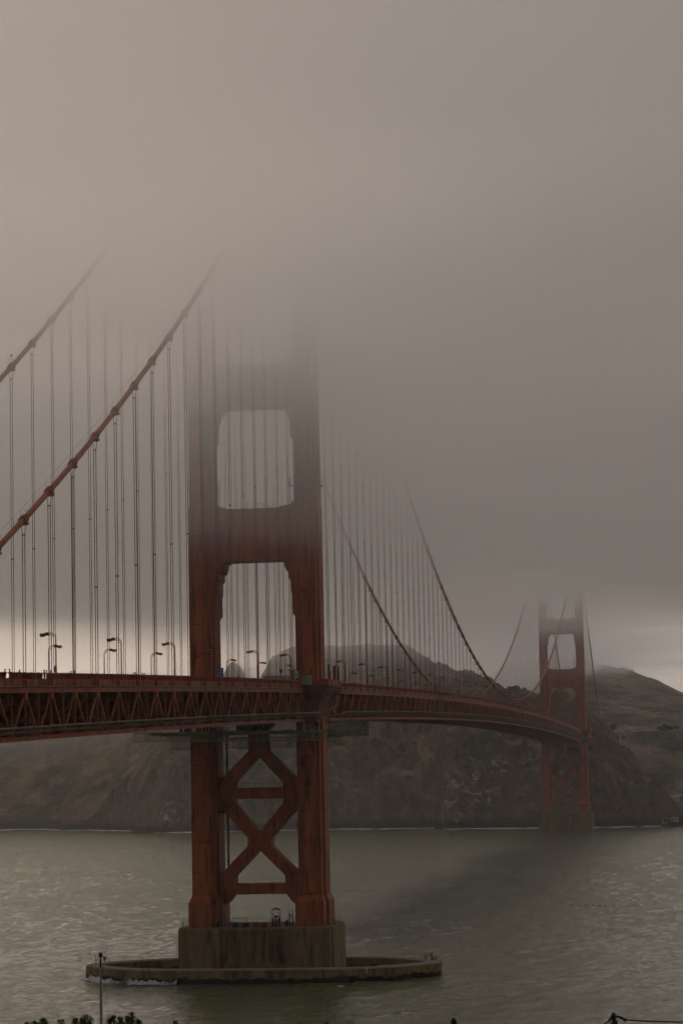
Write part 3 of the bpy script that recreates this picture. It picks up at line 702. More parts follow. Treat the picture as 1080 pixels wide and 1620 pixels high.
for i in range(3): fr.box(-.65, .6-.25*i, -.135, -.122, .9-.35*i, 1.02-.35*i)
fr.obj('worn_lettering', M['concrete'], t)

# ------------------------------------------------------------------ deck, trusses
STN = np.arange(YS, YE+.1, P/2)                      # every 7.62 m
def strip(name, x0, x1, dz0, dz1, mt, parent=None, kind=None, ys=None, **kw):
    ys = STN if ys is None else ys
    mb = MB(); rings = [[(x0,y,zr(y)+dz0),(x1,y,zr(y)+dz0),(x1,y,zr(y)+dz1),(x0,y,zr(y)+dz1)] for y in ys]
    return mb.loft(rings).obj(name, mt, parent, kind=kind, fix=True, **kw)
strip('roadway', -9.4, 9.4, -1.95, -1.6, M['asphalt'], kind='structure')
for s in (-1, 1): strip('sidewalk', min(s*9.42, s*13.0), max(s*9.42, s*13.0), -1.9, -1.35, M['walk'], kind='structure')
def masked(ys, keep): return [y for y in ys if keep(y)]
def south_ys(step): return list(np.arange(-P*27, -9.0, step))
NEAR_S = [y for y in STN if y <= -7.5]; NEAR_N = [y for y in STN if 7.5 <= y <= 701]; FAR_ = [y for y in STN if 700.9 <= y <= MAIN-7]; FAR2 = [y for y in STN if y >= MAIN+7.5]
ztop, zbot = -2.75, -10.2
for s in (1, -1):
    side = 'east' if s > 0 else 'west'
    t = thing('stiffening_truss', 'orange steel truss along the near side of the road, facing the viewer' if s > 0 else 'orange steel truss along the far side of the road, seen through the near one', 'truss', (s*TX, 0, 0))
    for ys in (NEAR_S, NEAR_N, FAR_, FAR2):
        for nm, dz, w, h in (('top_chord', ztop, .55, .75), ('bottom_chord', zbot+.15, .6, .75)):
            mb = MB(); mb.loft([[(-w/2,y,zr(y)+dz-h/2),(w/2,y,zr(y)+dz-h/2),(w/2,y,zr(y)+dz+h/2),(-w/2,y,zr(y)+dz+h/2)] for y in ys]); mb.obj(nm, M['steel'], t)
    post_me = MB().box(-.14, .14, -.13, .13, zbot+.55, ztop-.38).mesh('post', M['steel'])
    gus_me = MB().box(-.30, -.24, -.62, .62, ztop-1.35, ztop+.3).box(.24, .30, -.62, .62, ztop-1.35, ztop+.3).mesh('gusset_plate', M['steel'])
    gusb_me = MB().box(-.32, -.26, -.62, .62, zbot, zbot+1.6).box(.26, .32, -.62, .62, zbot, zbot+1.6).mesh('gusset_plate', M['steel'])
    far = MB()
    for sec in (NEAR_S, NEAR_N, FAR_, FAR2):
        for i, y in enumerate(sec):
            k = int(round(y/(P/2))); top = (k % 2 == 0); z = zr(y)
            det = s > 0 and sec in (NEAR_S, NEAR_N)
            if det:
                link('post', post_me, t, loc=(0, y, z))
                link('gusset_plate', gus_me if top else gusb_me, t, loc=(0, y, z))
            else:
                far.box(-.14, .14, y-.13, y+.13, z+zbot+.5, z+ztop-.35)
                far.box(.25, .31, y-.6, y+.6, z+ztop-1.3 if top else z+zbot, z+ztop+.3 if top else z+zbot+1.5)
            if i+1 < len(sec):
                y2 = sec[i+1]; z2 = zr(y2)
                a = (0, y, z+(ztop-.2 if top else zbot+.3)); b = (0, y2, z2+(zbot+.3 if top else ztop-.2))
                if det: MB().beam(a, b, .34, .30, ref=(1,0,0)).obj('diagonal', M['steel'], t, fix=False)
                else: far.beam(a, b, .34, .30, ref=(1,0,0))
    far.obj('truss_web', M['steel'], t, kind='stuff', fix=False)
    # bleached ledge, fascia
    mb = MB()
    for ys in (NEAR_S, NEAR_N, FAR_, FAR2):
        mb.loft([[(s*.1,y,zr(y)-2.22),(s*.55,y,zr(y)-2.22),(s*.55,y,zr(y)-2.05),(s*.1,y,zr(y)-2.05)] for y in ys])
    mb.obj('ledge', M['pale_edge'], t)
    br = MB()
    for y in NEAR_S+NEAR_N:
        for j in range(8):
            yy = y+j*P/16; br.box(min(s*.3, s*.5), max(s*.3, s*.5), yy-.16, yy+.16, zr(yy)-2.36, zr(yy)-2.225)
    br.obj('bracket_row', M['pale_edge'], t, kind='stuff', fix=False)
# floor beams, stringers, sway frames and bottom laterals between the trusses
mb = MB()
for y in list(NEAR_S)+list(NEAR_N)+list(FAR_)+list(FAR2):
    z = zr(y); k = int(round(y/(P/2)))
    mb.box(-13.3, 13.3, y-.2, y+.2, z-4.5, z-1.98)
    for a, b in (((-13.3, z-10.0), (0, z-4.6)), ((13.3, z-10.0), (0, z-4.6)), ((-13.3, z-4.6), (-6.6, z-10.0)), ((13.3, z-4.6), (6.6, z-10.0)), ((-6.6, z-10), (0, z-4.6)), ((6.6, z-10), (0, z-4.6))):
        mb.beam((a[0], y, a[1]), (b[0], y, b[1]), .4, .75)
    mb.beam((-13.3, y, z-10.1), (13.3, y, z-10.1), .45, .5); mb.beam((-13.3, y, z-7.3), (13.3, y, z-7.3), .3, .5)
for sec in (NEAR_S, NEAR_N, FAR_, FAR2):
    for i in range(len(sec)-1):
        a, b = sec[i], sec[i+1]; za, zb = zr(a), zr(b)
        k = int(round(a/(P/2))) % 2
        for x in (-9, -5.5, -2, 2, 5.5, 9): mb.beam((x, a, za-2.3), (x, b, zb-2.3), .3, .6)
        mb.beam((-13.3 if k else 0, a, za-10.1), (0 if k else 13.3, b, zb-10.1), .5, .35); mb.beam((13.3 if k else 0, a, za-10.1), (0 if k else -13.3, b, zb-10.1), .5, .35)
        mb.beam((-6.6, a, za-10.0), (-6.6, b, zb-10.0), .3, .4); mb.beam((6.6, a, za-10.0), (6.6, b, zb-10.0), .3, .4)
fr_ = thing('floor_framing', 'dark steel floor beams and cross bracing under the road between the trusses', 'deck framing')
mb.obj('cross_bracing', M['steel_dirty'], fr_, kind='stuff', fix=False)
# maintenance ladders hanging inside the near truss
for yy in (-268.0, -222.0, -163.0, -117.0, -74.0, -49.0):
    l = MB(); z = zr(yy)
    for dy in (-.9, .9): l.box(-.05, .05, dy-.06, dy+.06, z-10.6, z-6.3)
    for i in range(10): l.box(-.04, .04, -.9, .9, z-10.4+i*.44, z-10.32+i*.44)
    o = l.obj('inspection_ladder', M['pale_edge'], fr_, fix=False); o.location = (TX-.8, yy, 0)

# ------------------------------------------------------------------ pedestrian railings
for s in (1, -1):
    t = thing('pedestrian_railing', 'brown picket railing along the near edge of the bridge deck' if s > 0 else 'brown picket railing along the far edge of the bridge deck', 'railing', (s*13.25, 0, 0))
    secs = [masked(STN, lambda y: y <= -12.9), masked(STN, lambda y: 9.4 <= y <= MAIN-12.9), masked(STN, lambda y: y >= MAIN+9.4)]
    secs[0].append(-13.2); secs[1].insert(0, 9.6)
    for ys in secs:
        MB().loft([[(-.09,y,zr(y)-.13),(.09,y,zr(y)-.13),(.09,y,zr(y)),(-.09,y,zr(y))] for y in ys]).obj('top_rail', M['steel'], t)
        MB().loft([[(-.07,y,zr(y)-1.12),(.07,y,zr(y)-1.12),(.07,y,zr(y)-1.0),(-.07,y,zr(y)-1.0)] for y in ys]).obj('bottom_rail', M['steel'], t)
        MB().loft([[(-.05,y,zr(y)-2.0),(.05,y,zr(y)-2.0),(.05,y,zr(y)-1.13),(-.05,y,zr(y)-1.13)] for y in ys]).obj('kick_plate', M['steel'], t)
    pm = MB().box(-.12, .12, -.10, .10, -2.02, .06).mesh('post', M['steel'])
    pk = MB(); farposts = MB()
    n = 0
    y = YS+1.9
    while y < YE-2:
        if not (-13 < y < 9.6 or MAIN-13 < y < MAIN+9.6):
            if s > 0 and -310 < y < 500 and n < 290: link('post', pm, t, loc=(0, y, zr(y))); n += 1
            else: farposts.box(-.12, .12, y-.10, y+.10, zr(y)-2.02, zr(y)+.06)
        y += P/4
    gaps = ((-283.6, -280.6), (-262.4, -259.4)) if s > 0 else ()
    y = YS+.1
    while y < YE:
        if not (-13 < y < 9.6 or MAIN-13 < y < MAIN+9.6) and not any(a < y < b for a, b in gaps):
            z = zr(y); pk.add([(-.04,y-.035,z-1.02),(.04,y+.035,z-1.02),(.04,y+.035,z-.12),(-.04,y-.035,z-.12)], [(0,1,2,3)]); pk.add([(.04,y-.035,z-1.02),(-.04,y+.035,z-1.02),(-.04,y+.035,z-.12),(.04,y-.035,z-.12)], [(0,1,2,3)])
        y += .20 if y < 700 else .5
    pk.obj('picket', M['steel'], t, kind='stuff', fix=False); farposts.obj('far_post', M['steel'], t, kind='stuff', fix=False)

# ------------------------------------------------------------------ main cables with bands and suspenders
def cable_len(ys, x): return [(x, y, cab(y)) for y in ys]
for s in (1, -1):
    t = thing('main_cable', 'thick orange main cable on the near side, rising from lower left' if s > 0 else 'thick main cable on the far side, faint behind the near one', 'suspension cable', (s*TX, 0, 0))
    ys = np.concatenate([np.arange(-430, 0, 6), np.arange(0, MAIN, 8), np.arange(MAIN, MAIN+345, 8)])
    MB().tube(cable_len(ys, 0), .46, 14).obj('cable', M['cablewrap'], t, smooth=True, fix=False)
    ks = [k for k in range(-28, 107) if k not in (0, 84)]
    hr = MB()
    for a_, b_ in ((-28, -1), (1, 83), (85, 106)):
        for dx in (-.45, .45):
            hr.tube([(dx, k*P, cab(k*P)+1.55) for k in range(a_, b_+1)], .018, 3, cap=False)
            for k in range(a_, b_+1): hr.box(dx-.02, dx+.02, k*P-.02, k*P+.02, cab(k*P)+.4, cab(k*P)+1.58)
    hr.obj('hand_rope', M['black'], t, kind='stuff', fix=False)
    for k in ks:
        y = k*P; zc = cab(y); zb = zr(y)-2.35
        sl_ = (cab(y+1)-cab(y-1))/2; d = np.array((0, 1, sl_)); d /= np.linalg.norm(d); c = np.array((0, y, zc))
        near = y < 760
        b = MB(); b.tube([c-d*.75, c+d*.75], .58, 12 if near else 7)
        if near:
            b.tube([c-d*.78, c-d*.62], .70, 12); b.tube([c+d*.62, c+d*.78], .70, 12)
            for q in (-.4, 0, .4): b.box(-.8, .8, y+d[1]*q-.06, y+d[1]*q+.06, zc+d[2]*q-.62-.12, zc+d[2]*q-.5)
        b.obj('cable_band', M['steel'], t, fix=False)
        if zc-zb < 2.5: continue
        r = MB(); zs = zc-2.3
        if zs-zb > 1:
            for dx in (-1, 1):
                r.tube([(dx*.42, y, zc-.3), (dx*.19, y, zs)], .05, 4, cap=False)
                r.tube([(dx*.19, y, zs), (dx*.19, y, zb)], .066 if near else .062, 5, cap=False)
                if near: r.box(dx*.19-.1, dx*.19+.1, y-.1, y+.1, zb+.0, zb+1.1)
            r.box(-.3, .3, y-.07, y+.07, zs-.1, zs+.1)
            if zs-zb > 40: zm = zb+(zs-zb)*(.42); r.box(-.3, .3, y-.07, y+.07, zm-.12, zm+.12)
        else:
            for dx in (-1, 1): r.tube([(dx*.3, y, zc-.3), (dx*.2, y, zb)], .06, 4, cap=False)
        r.obj('suspender', M['rope'], t, fix=False)
# small aerial and bracket fixed on the near cable at the left edge of the view
y = -297.0
t = thing('navigation_antenna', 'tiny spiky aerial standing on the near main cable at far left', 'antenna', (TX, y, cab(y)+.4))
MB().tube([(0,0,0),(0,0,2.2)], .03, 4).obj('mast', M['black'], t)
f = MB()
for i in range(5): f.tube([(-.2,-1.2+.1*i,1.0+.25*i),(.2,.9-.1*i,1.1+.2*i)], .02, 3)
f.obj('element', M['black'], t)
yw = -12*P
t = thing('cable_beacon', 'small dark beacon standing on the faint far cable at upper left', 'beacon', (-TX, yw+.2, cab(yw)+.5))
MB().tube([(0,0,0),(0,0,1.6)], .05, 5).obj('mast', M['black'], t); MB().sphere((0,0,1.8), .25, 8, 6).obj('lamp', M['red'], t)

# ------------------------------------------------------------------ safety net along the near side
for s in (1, -1):
    t = thing('safety_net', 'grey green and red net frame slung out below the near side of the deck' if s > 0 else 'grey green and red net frame below the far side of the deck', 'safety net', (0, 0, 0))
    for ys in (np.arange(YS, -14, P/2), np.arange(22, 1262, P/2)):
        ys = list(ys)
        inn = [(s*(TX+.9), y, zr(y)-9.05) for y in ys]; out = [(s*(TX+5.6), y, zr(y)-8.15) for y in ys]
        MB().tube(inn, .17, 6).obj('inner_tube', M['steel'], t, fix=False); MB().tube(out, .15, 6).obj('outer_tube', M['netgreen'], t, fix=False)
        sm = MB(); n2 = MB()
        for j, y in enumerate(ys):
            a = (s*(TX+.4), y, zr(y)-9.5); b = (s*(TX+5.9), y+.0, zr(y)-7.95)
            if j % 2 == 1 and s > 0 and y < 500: MB().beam(a, b, .22, .3).obj('outrigger', M['steel'], t, fix=False)
            elif j % 2 == 1: sm.beam(a, b, .22, .3)
            if j+1 < len(ys):
                for q in range(6):          # mesh: real wires
                    u = q/5; n2.tube([(a_[0]*(1-u)+b_[0]*u, a_[1]*(1-u)+b_[1]*u, a_[2]*(1-u)+b_[2]*u-.5*math.sin(math.pi*u)) for a_, b_ in ((inn[j], out[j]), (inn[j+1], out[j+1]))], .02, 3, cap=False)
                for q in range(8):
                    yy = y+P/2*q/8; z = zr(yy); n2.tube([(s*(TX+.9+4.7*u), yy, z-9.05+.9*u-.5*math.sin(math.pi*u)) for u in (0, .33, .66, 1)], .018, 3, cap=False)
        if sm.v: sm.obj('far_outrigger', M['steel'], t, kind='stuff', fix=False)
        n2.obj('wire_mesh', M['netgreen'], t, kind='stuff', fix=False)
    # temporary end of the net round the tower leg
    if s > 0:
        for pts, m_, r_ in (([(TX+5.6,-14,zr(-14)-8.15),(TX+7.2,-9,zr(0)-7.2),(TX+7.6,-6,zr(0)-6.4)], M['netgreen'], .16), ([(TX+.9,-14,zr(-14)-9.05),(TX+4,-9,zr(0)-8.6),(TX+7.4,-5,zr(0)-6.9)], M['steel'], .16),
                          ([(TX+5.6,22,zr(22)-8.15),(TX+5.2,14,zr(14)-8.9),(TX+4.4,9,zr(8)-8.4)], M['steel'], .14), ([(TX+.9,22,zr(22)-9.05),(TX+3.0,15,zr(14)-9.6),(TX+4.4,9,zr(8)-8.4)], M['steel'], .14)):
            MB().tube(pts, r_, 6).obj('end_tube', m_, t, fix=False)

# ------------------------------------------------------------------ street lamps
def lamp(x, y, z, face, label, group):
    t = thing('street_lamp', label, 'street lamp', (x, y, z), group=group); t.scale = (face, 1, 1)
    return t
proto = thing('street_lamp', '', 'street lamp'); 
MB().tube([(0,0,0),(0,0,1.2),(0,0,1.25),(0,0,7.0)], [.17,.17,.13,.10], 8).obj('pole', M['steel'], proto)
arm = MB()
for r_, o_ in ((1.0, 0), (.68, 0)):
    arm.tube([(-(.98-r_*math.cos(a))*.0-(1.0-r_*math.cos(a)) if False else -(1.0-r_*math.cos(a)), 0, 6.95-(.0)+r_*math.sin(a)*.95) for a in np.linspace(0, math.pi/2, 7)]+[(-1.25, 0, 6.95+r_*.95)], .075, 5)
arm.obj('curved_arm', M['steel'], proto)
MB().box(-1.75, -1.15, -.16, .16, 7.45, 7.98).obj('collar_box', M['steel_dirty'], proto)
hd = MB().loft([[(-2.6,-.22,7.42),(-1.74,-.22,7.42),(-1.74,.22,7.42),(-2.6,.22,7.42)], [(-2.62,-.2,7.8),(-1.74,-.2,7.84),(-1.74,.2,7.84),(-2.62,.2,7.8)]]).obj('lamp_head', M['steel_dirty'], proto)
MB().box(-2.55, -1.85, -.19, .19, 7.25, 7.415).obj('lens', M['yellow'], hd)
first_used = False
def put_lamp(s, y, label, group):
    global first_used
    loc = (s*12.0, y, zr(y)-1.35)
    if not first_used: o = proto; first_used = True; o.location = loc; o['label'] = label; o['group'] = group
    else: o = copy_tree(proto, loc, label=label, group=group)
    o.rotation_euler = (0, 0, 0 if s > 0 else math.pi)
    return o
eL = [-249.2+45.72*k for k in range(0, 6)]+[72.5+45.9*k for k in range(0, 26)]+[MAIN+60+45.7*k for k in range(6)]
wL = [-163.5+45.72*k for k in range(0, 32)]
vis_l = [y for y in eL if -290 < y < -13][::-1]
for y in eL:
    if y < -290: lb = 'tall orange lamp on the near rail, beyond the left edge of the view'
    elif y < 0: lb = 'tall near-rail street lamp, arm left, %s leftward from the right tower leg' % ORD[vis_l.index(y)]
    elif y < MAIN: lb = 'near-rail street lamp, arm pointing left, %s to the right of the near tower' % ORD[int(round((y-72.5)/45.9))]
    else: lb = 'near-rail street lamp beyond the far tower, %s past it' % ORD[int(round((y-MAIN-60)/45.7))]
    put_lamp(1, y, lb, 'street lamps along the near rail')
wv = [y for y in wL if -180 < y]
for y in wL:
    if y not in wv: lb = 'shorter lamp on the far rail, beyond the left edge of the view'
    elif y < 60: lb = 'smaller far-rail street lamp, arm pointing right, %s from the left edge' % ORD[wv.index(y)]
    else: lb = 'small far-rail street lamp, arm pointing right, %s from the left edge behind the suspenders' % ORD[wv.index(y)]
    put_lamp(-1, y, lb, 'street lamps along the far rail')
# grey control box strapped on the first visible pole
place('pole_cabinet', MB().box(-.2, .2, -.42, -.19, 0, 1.1).box(-.22, .22, -.19, -.12, .2, .3), M['grey'], 'small grey box strapped to the leftmost near lamp pole', 'control box', (12.0, -249.2+.0, zr(-249.2)+.1))

# ------------------------------------------------------------------ posts, signs and screens on the deck by the near tower
zd = zr(0)-1.35
for (x, y, h, lb) in ((19.4, 2.0, 4.8, 'leftmost thick dark post with round lamp on the tower balcony'), (19.4, 4.2, 5.1, 'second thick dark post with round lamp on the tower balcony'), (18.2, 9.9, 5.0, 'third thick dark post with round lamp, paired with the rightmost'), (19.6, 9.0, 4.9, 'rightmost dark post with round lamp on the tower balcony'), (19.8, -9.0, 5.0, 'lamp post with pale globe standing against the right leg')):
    t = thing('balcony_lamp_post', lb, 'lamp post', (x, y, zd), group='lamp posts on the tower balcony')
    MB().tube([(0,0,0),(0,0,h)], .17, 8).obj('post', M['steel_dirty'], t); MB().tube([(0,0,h),(0,0,h+.12)], .26, 8).obj('cap', M['steel_dirty'], t); MB().sphere((0,0,h+.36), .26, 8, 6).obj('globe', M['globe'], t)
def at_y(px, Y):            # x where the sight line of an image column meets the plane y = Y
    d = fw+rt2*(px-540)/FPX-up2*(1070-810)/FPX; k = (Y-CAM[1])/d[1]; return float(CAM[0]+d[0]*k)
t = thing('info_sign', 'blue roadside sign with an orange foot panel before the left leg', 'sign', (at_y(348, -14), -14, zr(-14)-1.35))
MB().box(-.08,.08,-.05,.05,0,1.6).obj('post', M['steel_dirty'], t); MB().box(-.95,.95,-.06,0,2.6,5.0).obj('board', M['blue'], t); MB().box(-.95,.95,-.07,0,1.9,2.58).obj('foot_panel', M['yellow'], t)
l = MB()
for i in range(5): l.box(-.7, .5+.1*(i % 3), -.075, -.061, 4.55-.38*i, 4.68-.38*i)
l.obj('lettering', M['white'], t)
t = thing('toll_cart', 'small white fronted kiosk with dark roof right of the blue sign', 'kiosk', (at_y(357, -10), -10, zr(-10)-1.55))
MB().box(-1,1,-.8,.8,.1,2.1).obj('body', M['white'], t); MB().box(-1.15,1.15,-.95,.95,2.1,2.5).obj('roof', M['steel_dirty'], t)
for i in range(3): MB().box(-.85+.65*i, -.45+.65*i, -.82, -.8, .8, 1.8).obj('window', M['glass'], t)
t = thing('globe_lamp', 'short lone lamp with pale round globe on the deck between the tower legs', 'lamp', (at_y(376, -20), -20, zr(-20)-1.35))
MB().tube([(0,0,0),(0,0,2.5)], .07, 6).obj('post', M['steel_dirty'], t); MB().sphere((0,0,2.85), .42, 10, 7).obj('globe', M['globe'], t); MB().tube([(0,0,2.45),(0,0,2.6)], .3, 8).obj('collar', M['steel_dirty'], t)
t = thing('traffic_beacon', 'round red beacon head on a pole left of the right leg', 'beacon', (at_y(444.5, -8), -8, zr(-8)-1.35))
MB().tube([(0,0,0),(0,0,3.6)], .1, 6).obj('post', M['steel_dirty'], t); MB().sphere((0,0,4.0), .48, 10, 7).obj('beacon_head', M['red'], t); MB().tube([(0,0,3.5),(0,0,3.62)], .35, 8).obj('collar', M['black'], t)
t = thing('speed_sign', 'small white rectangular sign with dark symbols against the right leg', 'sign', (at_y(468.5, -12), -12, zr(-12)-1.35))
MB().box(-.06,.06,0,.06,0,3.8).obj('post', M['steel_dirty'], t); MB().box(-.5,.5,-.05,0,2.1,3.75).obj('board', M['white'], t)
l = MB().box(-.3,.3,-.06,-.052,3.2,3.4).box(-.3,-.05,-.06,-.052,2.5,3.0).box(.05,.3,-.06,-.052,2.5,3.0).obj('symbols', M['black'], t)
t = thing('portable_cabin', 'low brown flat-roofed hut beside the white sign at the right leg', 'hut', (at_y(462, -6), -6, zr(-6)-1.35))
MB().box(-.5,.5,-.5,.5,0,3.9).obj('body', M['steel_dirty'], t); MB().box(-1.0,.9,-.6,.6,3.9,4.25).obj('roof', M['steel'], t)
t = thing('screen_fence', 'pale translucent mesh screen of grey panels on the deck left of the right leg', 'screen', (at_y(441, -18), -18, zr(-18)-1.35))
mk = bpy.data.materials.new('screen_mesh'); mk.use_nodes = True; b_ = mk.node_tree.nodes['Principled BSDF']; b_.inputs['Base Color'].default_value = (.22,.22,.17,1); b_.inputs['Alpha'].default_value = .45; b_.inputs['Roughness'].default_value = .8
for i in range(6):
    x0 = -4.0+1.35*i; MB().box(x0, x0+1.3, -.02, .02, .1, 2.6).obj('mesh_panel', mk, t); MB().box(x0-.04, x0, -.04, .04, 0, 2.7).obj('post', M['grey'], t)
t = thing('generator_box', 'dark green box on the deck in front of the right leg', 'generator', (at_y(484, -13.6), -13.6, zr(-13)-1.35))
MB().box(-1.3,1.3,-.6,.6,.2,2.7).obj('body', M['scaff'], t); MB().box(-1.35,1.35,-.65,.65,2.702,2.8).obj('lid', M['black'], t); MB().box(-1.2,1.2,-.55,.55,0,.2).obj('skid', M['black'], t)
t = thing('rail_screen', 'pale grey upright box beside the balcony posts at the tower edge', 'cabinet', (18.3, 2.2, zd))
MB().box(-.35,.35,-.35,.35,0,2.9).obj('body', M['panelgrey'], t); MB().box(-.4,.4,-.4,.4,2.902,3.0).obj('lid', M['grey'], t)

# ------------------------------------------------------------------ painting and net works below the deck
def girder(name, x0, x1, y, zb, zt, n, label, slope=0.0):
    t = thing(name, label, 'scaffold', (0, y, 0))
    for z in (zb, zt):
        MB().beam((x0, 0, z+slope*x0), (x1, 0, z+slope*x1), .22, .22).obj('chord', M['scaff'], t, fix=False)
        MB().beam((x0, 2.2, z+slope*x0), (x1, 2.2, z+slope*x1), .22, .22).obj('chord', M['scaff'], t, fix=False)
    w = (x1-x0)/n
    for i in range(n+1):
        x = x0+w*i; MB().beam((x, 0, zb+slope*x), (x, 0, zt+slope*x), .14, .14).obj('upright', M['scaff'], t, fix=False)
        if i < n:
            a, b = (zb, zt) if i % 2 else (zt, zb); MB().beam((x, 0, a+slope*x), (x+w, 0, b+slope*(x+w)), .11, .11, ref=(0,1,0)).obj('brace', M['scaff'], t, fix=False)
    g = MB(); k = int((x1-x0)/.42)
    for i in range(k):
        x = x0+i*.42; g.box(x-.04, x+.04, 2.16, 2.24, zb+slope*x, zt+slope*x)
        g.box(x-.04, x+.04, -.02, .04, zb+slope*x+.2, zt+slope*x-.3) if (i*7) % 5 < 3 else None
    g.obj('infill_bar', M['scaff'], t, kind='stuff', fix=False)
    for i in range(n):
        xa = x0+w*i+.02; xb = xa+w-.04; z = zt+.14+slope*xa; MB().box(xa, xb, -.1, 2.4, z, z+.08).obj('deck_board', M['scaff'], t)
    return t
girder('work_platform', -30.0, 19.4, -13.2, 60.0, 62.1, 14, 'long grey green truss platform across the front of the tower below the road', slope=-.012)
girder('work_platform', -27.0, 26.8, 12.0, 58.4, 60.9, 15, 'second truss platform behind the tower, its end sticking out right of the leg')
t = thing('platform_floor', 'wide dark scaffold floor spanning between the two platforms', 'scaffold', (0, 0, 0))
for i in range(9):
    y0 = -10.7+i*2.5; MB().box(-26 if i < 7 else -22, 10.0, y0, y0+2.42, 62.4, 62.55).obj('plank_bay', M['scaff'], t)
for y in (-8, -3, 3, 8): MB().box(-27, 19 if abs(y)>7.9 else 10, y-.2, y+.2, 61.7, 62.38).obj('joist', M['scaff'], t)
t = thing('hanging_scaffold', 'tangle of tubes and netting hung under the deck right of the tower leg', 'scaffold', (0, 0, 0))
f = MB()
for i in range(10):
    x = 15.8+i*1.2
    for y in (9.5, 13.5): f.tube([(x, y, 60.8), (x, y, 65.3)], .06, 4)
    f.tube([(x, 9.5, 64.6-.2*(i % 3)), (x+1.0, 13.5, 61.4)], .05, 4); f.tube([(x, 9.4, 61.2), (x+1.1, 9.4, 64.2)], .05, 4)
for z in (61.6, 62.6, 63.6, 64.6): f.tube([(15.6, 9.4, z), (26.8, 9.4, z)], .06, 4); f.tube([(15.6, 13.5, z), (26.8, 13.5, z)], .06, 4)
f.obj('tube_frame', M['scaff'], t, kind='stuff', fix=False)
mk2 = mk.copy(); mk2.name = 'debris_net'; mk2.node_tree.nodes['Principled BSDF'].inputs['Base Color'].default_value = (.12,.125,.075,1); mk2.node_tree.nodes['Principled BSDF'].inputs['Alpha'].default_value = .5
for i in range(3): MB().box(16+3.6*i, 19.5+3.6*i, 13.56, 13.6, 60.9, 64.9).obj('net_sheet', mk2, t)
f = MB()
for i in range(9):                 # bright zig-zag strapping bundles
    x = 16.0+i*.62; f.tube([(x, 9.3, 64.4), (x+.35, 9.3, 63.6), (x, 9.3, 62.9), (x+.3, 9.3, 62.3)], .06, 4)
f.obj('pale_strap', M['white'], t, fix=False)
t = thing('strap_bundle', 'pale zigzag straps hanging under the deck left of the right leg', 'straps', (0, 0, 0))
f = MB()
for i in range(9):
    x = 2.6+i*.72; f.tube([(x, -9.3, 65.2), (x+.4, -9.3, 64.4), (x, -9.3, 63.9), (x+.3, -9.3, 63.3)], .06, 4)
f.obj('strap', M['white'], t, fix=False)
t = thing('platform_railing', 'pale guard rail and upright on the front platform by the right leg', 'guard rail', (0, -12.8, 0))
f = MB()
for z in (62.9, 63.5): f.tube([(10.5, 0, z), (17.2, 0, z)], .06, 4)
for x in (10.5, 12.2, 13.8, 15.6, 17.2): f.tube([(x, 0, 62.1), (x, 0, 63.7)], .05, 4)
f.obj('rail', M['scaff'], t); MB().box(13.7, 13.9, -.1, .1, 62.1, 64.3).obj('upright_marker', M['white'], t)
t = thing('work_cabin', 'grey green rectangular cabin hanging below the deck between the legs', 'cabin', (-1.0, -11.6, 62.6))
MB().box(-2.75, 2.75, 0, 2.4, 0, 2.3).obj('body', M['panelgrey'], t)
for i in range(6): MB().box(-2.6+.95*i, -2.52+.95*i, -.05, 0, .05, 2.25).obj('rib', M['panelgrey'], t)
MB().box(-2.8, 2.8, -.05, 2.45, 2.302, 2.4).obj('roof', M['grey'], t)
def boxthing(name, label, cat, loc, sx, sy, sz, m1, m2=None):
    t = thing(name, label, cat, loc)
    MB().box(-sx/2, sx/2, -sy/2, sy/2, 0, sz*.88).obj('body', M[m1], t); MB().box(-sx/2-.05, sx/2+.05, -sy/2-.05, sy/2+.05, sz*.882, sz).obj('lid', M[m2 or m1], t)
    return t
boxthing('tool_chest', 'blue chest on the left part of the front platform', 'chest', (at_y(297, -11.5)-.0, -11.5, 62.6), 1.9, .9, 1.3, 'blue')
boxthing('paint_drum_crate', 'small orange red crate left of the blue chest on the platform', 'crate', (at_y(285.5, -11.5), -11.5, 62.6), .7, .7, .8, 'red')
boxthing('white_sack', 'white bulging sack right of the blue chest on the platform', 'sack', (at_y(305.5, -11.5), -11.5, 62.6), 1.0, .9, 1.4, 'white')
t = thing('blasting_rig', 'row of white hoses and pots on the platform before the left leg', 'equipment', (at_y(338, -11.5), -11.5, 62.6))
for i in range(9):
    MB().tube([(-4.2+i*.95, 0, 0), (-4.2+i*.95, 0, .6+.5*((i*3) % 4)/3)], .16, 6).obj('pot', M['white' if i % 2 else 'grey'], t)
f = MB(); f.tube([(-4.5, -.2, .5), (-2, -.2, 1.3), (0, -.2, .9), (2.4, -.2, 1.35), (4.6, -.2, 1.0)], .05, 5).tube([(-.5, -.2, .3), (4.6, -.2, .55)], .05, 5); f.obj('hose', M['white'], t)
f = MB()
for x in (-6, -3, 0, 3, 6): f.tube([(x, -.4, -.4), (x, -.4, 1.7)], .05, 4)
f.tube([(-6, -.4, 1.7), (6, -.4, 1.7)], .05, 4); f.obj('guard_rail', M['scaff'], t)
t = thing('platform_stay', 'fan of thin stays at the far left end of the front platform', 'stays', (-30.0, -13.2, 60.2))
f = MB()
for q in ((-3.8, 3.0), (-2.8, 3.3), (-1.6, 3.6), (0, 3.8)): f.tube([(0, 0, 0), (q[0], 0, q[1])], .03, 3)
f.tube([(-3.8, 0, 3.0), (5, 0, 4.4)], .03, 3); f.obj('stay', M['scaff'], t)
t = thing('access_mesh', 'light wire guard above the left end of the front platform', 'guard rail', (-30.6, -12.0, 62.6))
f = MB()
for i in range(26): f.tube([(i*.45, 0, 0), (i*.45, 0, 1.5)], .025, 3)
for z in (.5, 1.0, 1.5): f.tube([(0, 0, z), (11.4, 0, z)], .03, 3)
